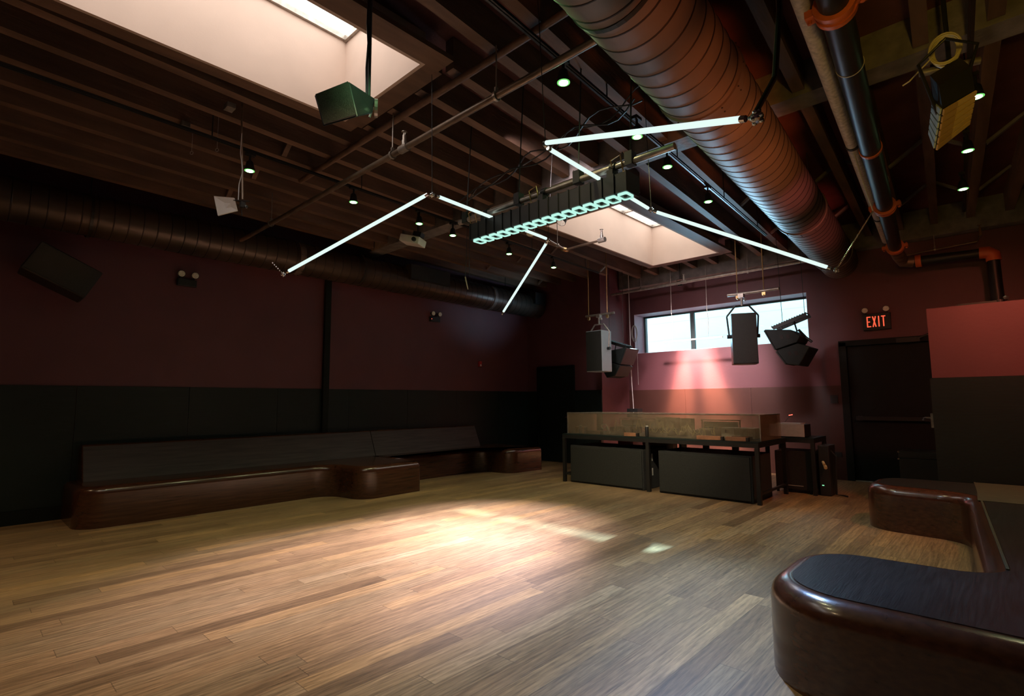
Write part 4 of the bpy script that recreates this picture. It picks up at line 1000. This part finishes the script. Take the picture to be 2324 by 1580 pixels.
bm = B(); ball(bm, (XL + .062, 6.47, 3.0), .008, 1); o = tag(obj('indicator_dot', bm, 'ledred', None), 'tiny red indicator on the farther left wall emergency light', 'indicator light')
t, P, bo = elight('black exit sign with red letters and two lamp heads over the right door', -1.49, YR, 2.61, 'y', True)
# letters E X I T
bm = B(); H_, W_, S_ = .175, .058, .017
def L(bm, c, s, rot=0): add_box(bm, P(c[0], .0635, c[1]), (s[0], .006, s[1]), Matrix.Rotation(rot, 3, 'Y'))
def letter_E(x):
    b = B(); L(b, (x - W_ / 2 + S_ / 2, 0), (S_, H_))
    for z in (H_ / 2 - S_ / 2, 0, -H_ / 2 + S_ / 2): L(b, (x + (0 if z else -.006), z), (W_ - (0 if z else .012), S_))
    return b
def letter_X(x):
    b = B(); a = math.atan2(W_ - S_, H_)
    for s in (-1, 1): L(b, (x, 0), (S_, H_ * 1.02), s * a)
    return b
def letter_I(x):
    b = B(); L(b, (x, 0), (S_, H_)); return b
def letter_T(x):
    b = B(); L(b, (x, 0), (S_, H_)); L(b, (x, H_ / 2 - S_ / 2), (W_, S_)); return b
for f, x in ((letter_E, -.105), (letter_X, -.030), (letter_I, .032), (letter_T, .095)):
    o = obj('letter', f(x), 'exitred', t)
bm = B(); bx(bm, XL, XL + .05, 7.78, 7.85, 2.10, 2.22); o = thing('fire_alarm', 'small red fire alarm call point on the left wall', 'fire alarm', (XL, 7.81, 2.1)); obj('alarm_body', bm, 'redpl', o)
bm = B(); bx(bm, XL + .05, XL + .055, 7.795, 7.835, 2.115, 2.15); obj('white_label', bm, 'whitepl', o)
bm = B(); bx(bm, -2.23, -2.12, YR - .05, YR - .019, 1.28, 1.42); tag(obj('wall_switch_box', bm, 'blackpl', None), 'small black switch box on the wall left of the right door', 'switch box')
bm = B(); bx(bm, -2.24, -2.12, YR - .03, YR - .019, .38, .46); tag(obj('wall_socket', bm, 'blackpl', None), 'black wall socket low beside the right door', 'socket')
bm = B()
for k in range(7):
    a_, b_ = .055 + .006 * k % .03, .16 + .012 * (k % 3)
    tube(bm, [(-6.30 + .25 + a_ * math.cos(2 * PI * s / 20), YB - .006 - .005 * k, 2.88 - .02 * (k % 3) + b_ * math.sin(2 * PI * s / 20)) for s in range(21)], .005, 6)
tube(bm, [(-6.0, YB - .006, 2.8), (-6.0, YB - .006, 1.7)], .004, 6)
tag(obj('cable_coil', bm, 'coil', None), 'coil of grey cable hung on the wall left of the window', 'cable coil')
# pendant bar light in front of the window
t = thing('pendant_bar', 'slim pale bar hanging on two cords in front of the window', 'pendant light', (-4.45, 9.9, 2.54))
bm = B(); bx(bm, -5.05, -3.85, 9.885, 9.915, 2.52, 2.55); obj('bar', bm, 'cream', t)
for x, k in ((-4.85, .1), (-4.12, .05)):
    bm = B(); tube(bm, [(x, 9.9, 2.55), (x + .01, 9.9, 2.9), (x - .01, 9.9, 3.1), (x, 9.9, 4.265)], .006, 6); obj('cord', bm, 'steel', t)
# black column box behind left speaker
bm = B(); bx(bm, -5.95, -5.7, 9.9, 10.1, TZ + .2, TZ + .38); g = thing('hanging_box', 'small dark box with a rod behind the left end of the case', 'box', (-5.82, 10.0, 1.0)); obj('box_body', bm, 'blackpl', g)
bm = B(); tube(bm, [(-5.85, 10.0, 1.18), (-5.88, 10.0, 1.9), (-5.88, 10.0, 4.265)], .008, 8); obj('rod', bm, 'whitepl', g)
bm = B(); tube(bm, [(-5.7, 10.0, 1.08), (-5.55, 10.0, 1.07)], .006, 6); obj('side_bar', bm, 'steel', g)
# door closer and small bracket near partition
bm = B(); bx(bm, -1.25, -.95, YR - .07, YR - .031, 2.24, 2.31); tube(bm, [(-1.0, YR - .05, 2.28), (-.75, YR - .25, 2.36), (-.68, YR - .3, 2.36)], .01, 6); tag(obj('door_closer', bm, 'blackpl', None), 'black door closer arm at the top of the right door', 'door closer')
t = thing('door_lever', 'shiny lever on the end of the partition beside the right door', 'handle', (-.66, 7.66, 1.1))
bm = B(); bx(bm, -.665, -.641, 7.61, 7.67, 1.02, 1.18); obj('plate', bm, 'steel', t)
bm = B(); tube(bm, [(-.665, 7.64, 1.13), (-.71, 7.64, 1.135), (-.73, 7.60, 1.13), (-.73, 7.56, 1.11)], .009, 8); obj('lever', bm, 'chrome', t, smooth=True)
bm = B(); tube(bm, [(0, 7.66, 2.371), (0, 7.66, 2.40)], .03, 12); bx(bm, -.35, .0, 7.64, 7.69, 2.371, 2.395); ball(bm, (.05, 7.66, 2.41), .03, 1); tag(obj('cable_clutter', bm, 'blackpl', None), 'dark cable clutter lying on top of the partition wall', 'cables')

# ------------------------------------------------------------------ camera
cam_d = bpy.data.cameras.new('camera'); cam = bpy.data.objects.new('camera', cam_d); C.objects.link(cam)
F, PITCH, ROLL, YAW = 1195., math.radians(5.8), math.radians(-.42), math.radians(43.2)
fw = V(-math.sin(YAW) * math.cos(PITCH), math.cos(YAW) * math.cos(PITCH), math.sin(PITCH))
r0 = V(math.cos(YAW), math.sin(YAW), 0); u0 = r0.cross(fw)
r1 = r0 * math.cos(ROLL) + u0 * math.sin(ROLL); u1 = -r0 * math.sin(ROLL) + u0 * math.cos(ROLL)
Rm = Matrix((r1, u1, -fw)).transposed()
cam.matrix_world = Matrix.Translation((0, 0, 1.35)) @ Rm.to_4x4()
cam_d.sensor_width = 36; cam_d.sensor_fit = 'HORIZONTAL'; cam_d.lens = 36 * F / 2324; cam_d.clip_start = .03
S.camera = cam

# ------------------------------------------------------------------ lights
def light(kind, name, loc, aim, energy, col, size=.1, ang=60, blend=.6, size_y=None):
    d = bpy.data.lights.new(name, kind); d.energy = energy; d.color = col
    o = bpy.data.objects.new(name, d); C.objects.link(o); o.location = loc
    if aim is not None: o.rotation_euler = (Vector(aim) - Vector(loc)).to_track_quat('-Z', 'Y').to_euler()
    if kind == 'AREA':
        d.size = size
        if size_y: d.shape = 'RECTANGLE'; d.size_y = size_y
    else: d.shadow_soft_size = size
    if kind == 'SPOT': d.spot_size = math.radians(ang); d.spot_blend = blend
    return o
# two added par cans stand in for the daylight pool on the floor
parcan('par_can', 'added black par can for the floor pool, above the left end of the cell light bar', (-4.1, 5.35, 3.72), (-4.0, 3.0, 0))
light('SPOT', 'added_pool_beam', (-4.1, 5.27, 3.66), (-4.0, 2.95, 0), 3300, (.93, .80, 1.0), .12, 48, 1.0)
parcan('par_can', 'second added black par can for the floor pool, farther left over the dance floor', (-4.7, 5.4, 3.72), (-4.2, 4.3, 0))
light('SPOT', 'added_pool_beam', (-4.68, 5.34, 3.62), (-4.35, 4.2, 0), 2100, (.93, .80, 1.0), .12, 48, 1.0)
light('SPOT', 'cool_beam', (-2.32, 4.74, 3.6), (-1.3, 2.9, 0), 800, (.28, .52, 1.0), .08, 60, 1.0)  # added cool fill for the bluish floor on the right
parcan('par_can', 'wash light aimed at the boards below the window', (-4.7, 10.0, 3.70), (-4.7, 10.5, 1.3), .05, .10)
light('SPOT', 'wash_beam', (-4.7, 10.05, 3.62), (-4.62, 10.5, 1.0), 3800, (1.0, .68, .56), .1, 46, 1.0)
light('SPOT', 'wash_beam', (-4.0, 8.0, 3.8), (-4.5, 10.5, 1.6), 1300, (1.0, .80, .80), .1, 60, 1.0)
light('SPOT', 'fill_beam', (-3.4, 3.6, 3.9), (-4.3, 10.5, 2.0), 800, (1.0, .82, .84), .3, 44, 1.0)
light('SPOT', 'red_beam', (.5, 6.2, 3.5), (-.1, 7.7, 1.9), 190, (1.0, .24, .14), .08, 110, 1.0)
parcan('par_can', 'red wash light over the partition', (.5, 6.2, 3.6), (-.1, 7.7, 1.9))
for q in ((-1.25, 2.4, 3.40, 110), (-1.27, 3.0, 3.42, 200), (-1.33, 3.6, 3.42, 300), (-1.38, 4.2, 3.44, 420), (-1.45, 5.0, 3.46, 600)):
    light('SPOT', 'orange_beam', (.3, 2.2, 1.0), q[:3], q[3], (1.0, .26, .06), .06, 15, 1.0)
light('SPOT', 'green_beam', (-2.16, 1.76, 3.6), (-2.75, 1.62, 3.15), 22, (.45, 1.0, .45), .04, 40, 1.0)
for y in (1.9, 2.9, 3.98):
    light('SPOT', 'green_beam', (-2.19, y, 3.6), (-1.60, y + .15, 3.38), 16, (.45, 1.0, .35), .04, 60, 1.0)
for q in ((-1.5, 5.9, 3.5, 520), (-1.62, 7.6, 3.55, 700)):
    light('SPOT', 'red_beam', (.2, 3.2, 1.2), q[:3], q[3], (1.0, .20, .17), .06, 11, 1.0)
light('SPOT', 'blue_beam', (-4.1, 9.7, 2.95), (-1.75, 5.2, 3.6), 480, (.35, .72, 1.0), .6, 52, 1.0)  # added in mid-air, stands in for blue light from the window
light('SPOT', 'blue_beam', (-6.2, 8.9, 2.9), (-7.9, 8.2, 3.6), 40, (.35, .72, 1.0), .1, 70, 1.0)
light('SPOT', 'yellow_beam', (.2, 1.2, 2.3), (-.1, 3.9, 3.2), 75, (1.0, .62, .07), .08, 50, 1.0)
for q in ((-7.75, 1.2, 3.45, 60), (-7.8, 3.2, 3.42, 110), (-7.82, 5.4, 3.42, 200)):
    light('SPOT', 'amber_beam', (-5.8, -1.5, 1.0), q[:3], q[3], (1.0, .36, .08), .1, 16, 1.0)
for q in ((-5.0, 10.48, 1.30), (-4.25, 10.48, 1.30)):
    light('SPOT', 'wash_beam', (-4.7, 10.05, 3.62), q, 6000, (1.0, .56, .36), .05, 17, 1.0)
light('SPOT', 'booth_beam', (-2.3, 3.98, 3.62), (-4.2, 7.5, .8), 540, (1.0, .84, .60), .06, 40, 1.0)  # added warm fill on the booth front
for x, y in ((-2.1, .4), (-5.2, .2), (-2.1, -1.0), (-6.8, -1.2)):
    light('SPOT', 'spot_beam', (x, y, 3.64), (x, y, 0), 75, (1.0, .66, .34), .04, 100, .9)  # added warm floor fill, no track heads at these points
# daylight outside the window
S.world = bpy.data.worlds.new('sky'); S.world.use_nodes = True
wn = S.world.node_tree; bgn = wn.nodes['Background']; bgn.inputs[0].default_value = (.80, .93, 1.0, 1); bgn.inputs[1].default_value = 5
pl = light('AREA', 'window_portal', (-4.3, YB + .5, 2.84), (-4.3, 5, 2.84), 1, (1, 1, 1), 3.5, size_y=.88)
pl.data.cycles.is_portal = True
sun = light('SUN', 'sun', (0, 20, 12), None, 22, (1.0, .92, .93)); sun.data.angle = math.radians(.6)
sd = V(.38, -6.7, -3.28); sun.rotation_euler = sd.to_track_quat('-Z', 'Y').to_euler()

S.view_settings.view_transform = 'Standard'; S.view_settings.look = 'None'; S.view_settings.exposure = 0; S.view_settings.gamma = 1; S.view_settings.use_curve_mapping = False
S.cycles.use_denoising = True
S.cycles.max_bounces = 6; S.cycles.diffuse_bounces = 3; S.cycles.glossy_bounces = 3; S.cycles.transparent_max_bounces = 12
S.cycles.sample_clamp_indirect = 4
S.cycles.use_adaptive_sampling = True; S.cycles.adaptive_threshold = .035
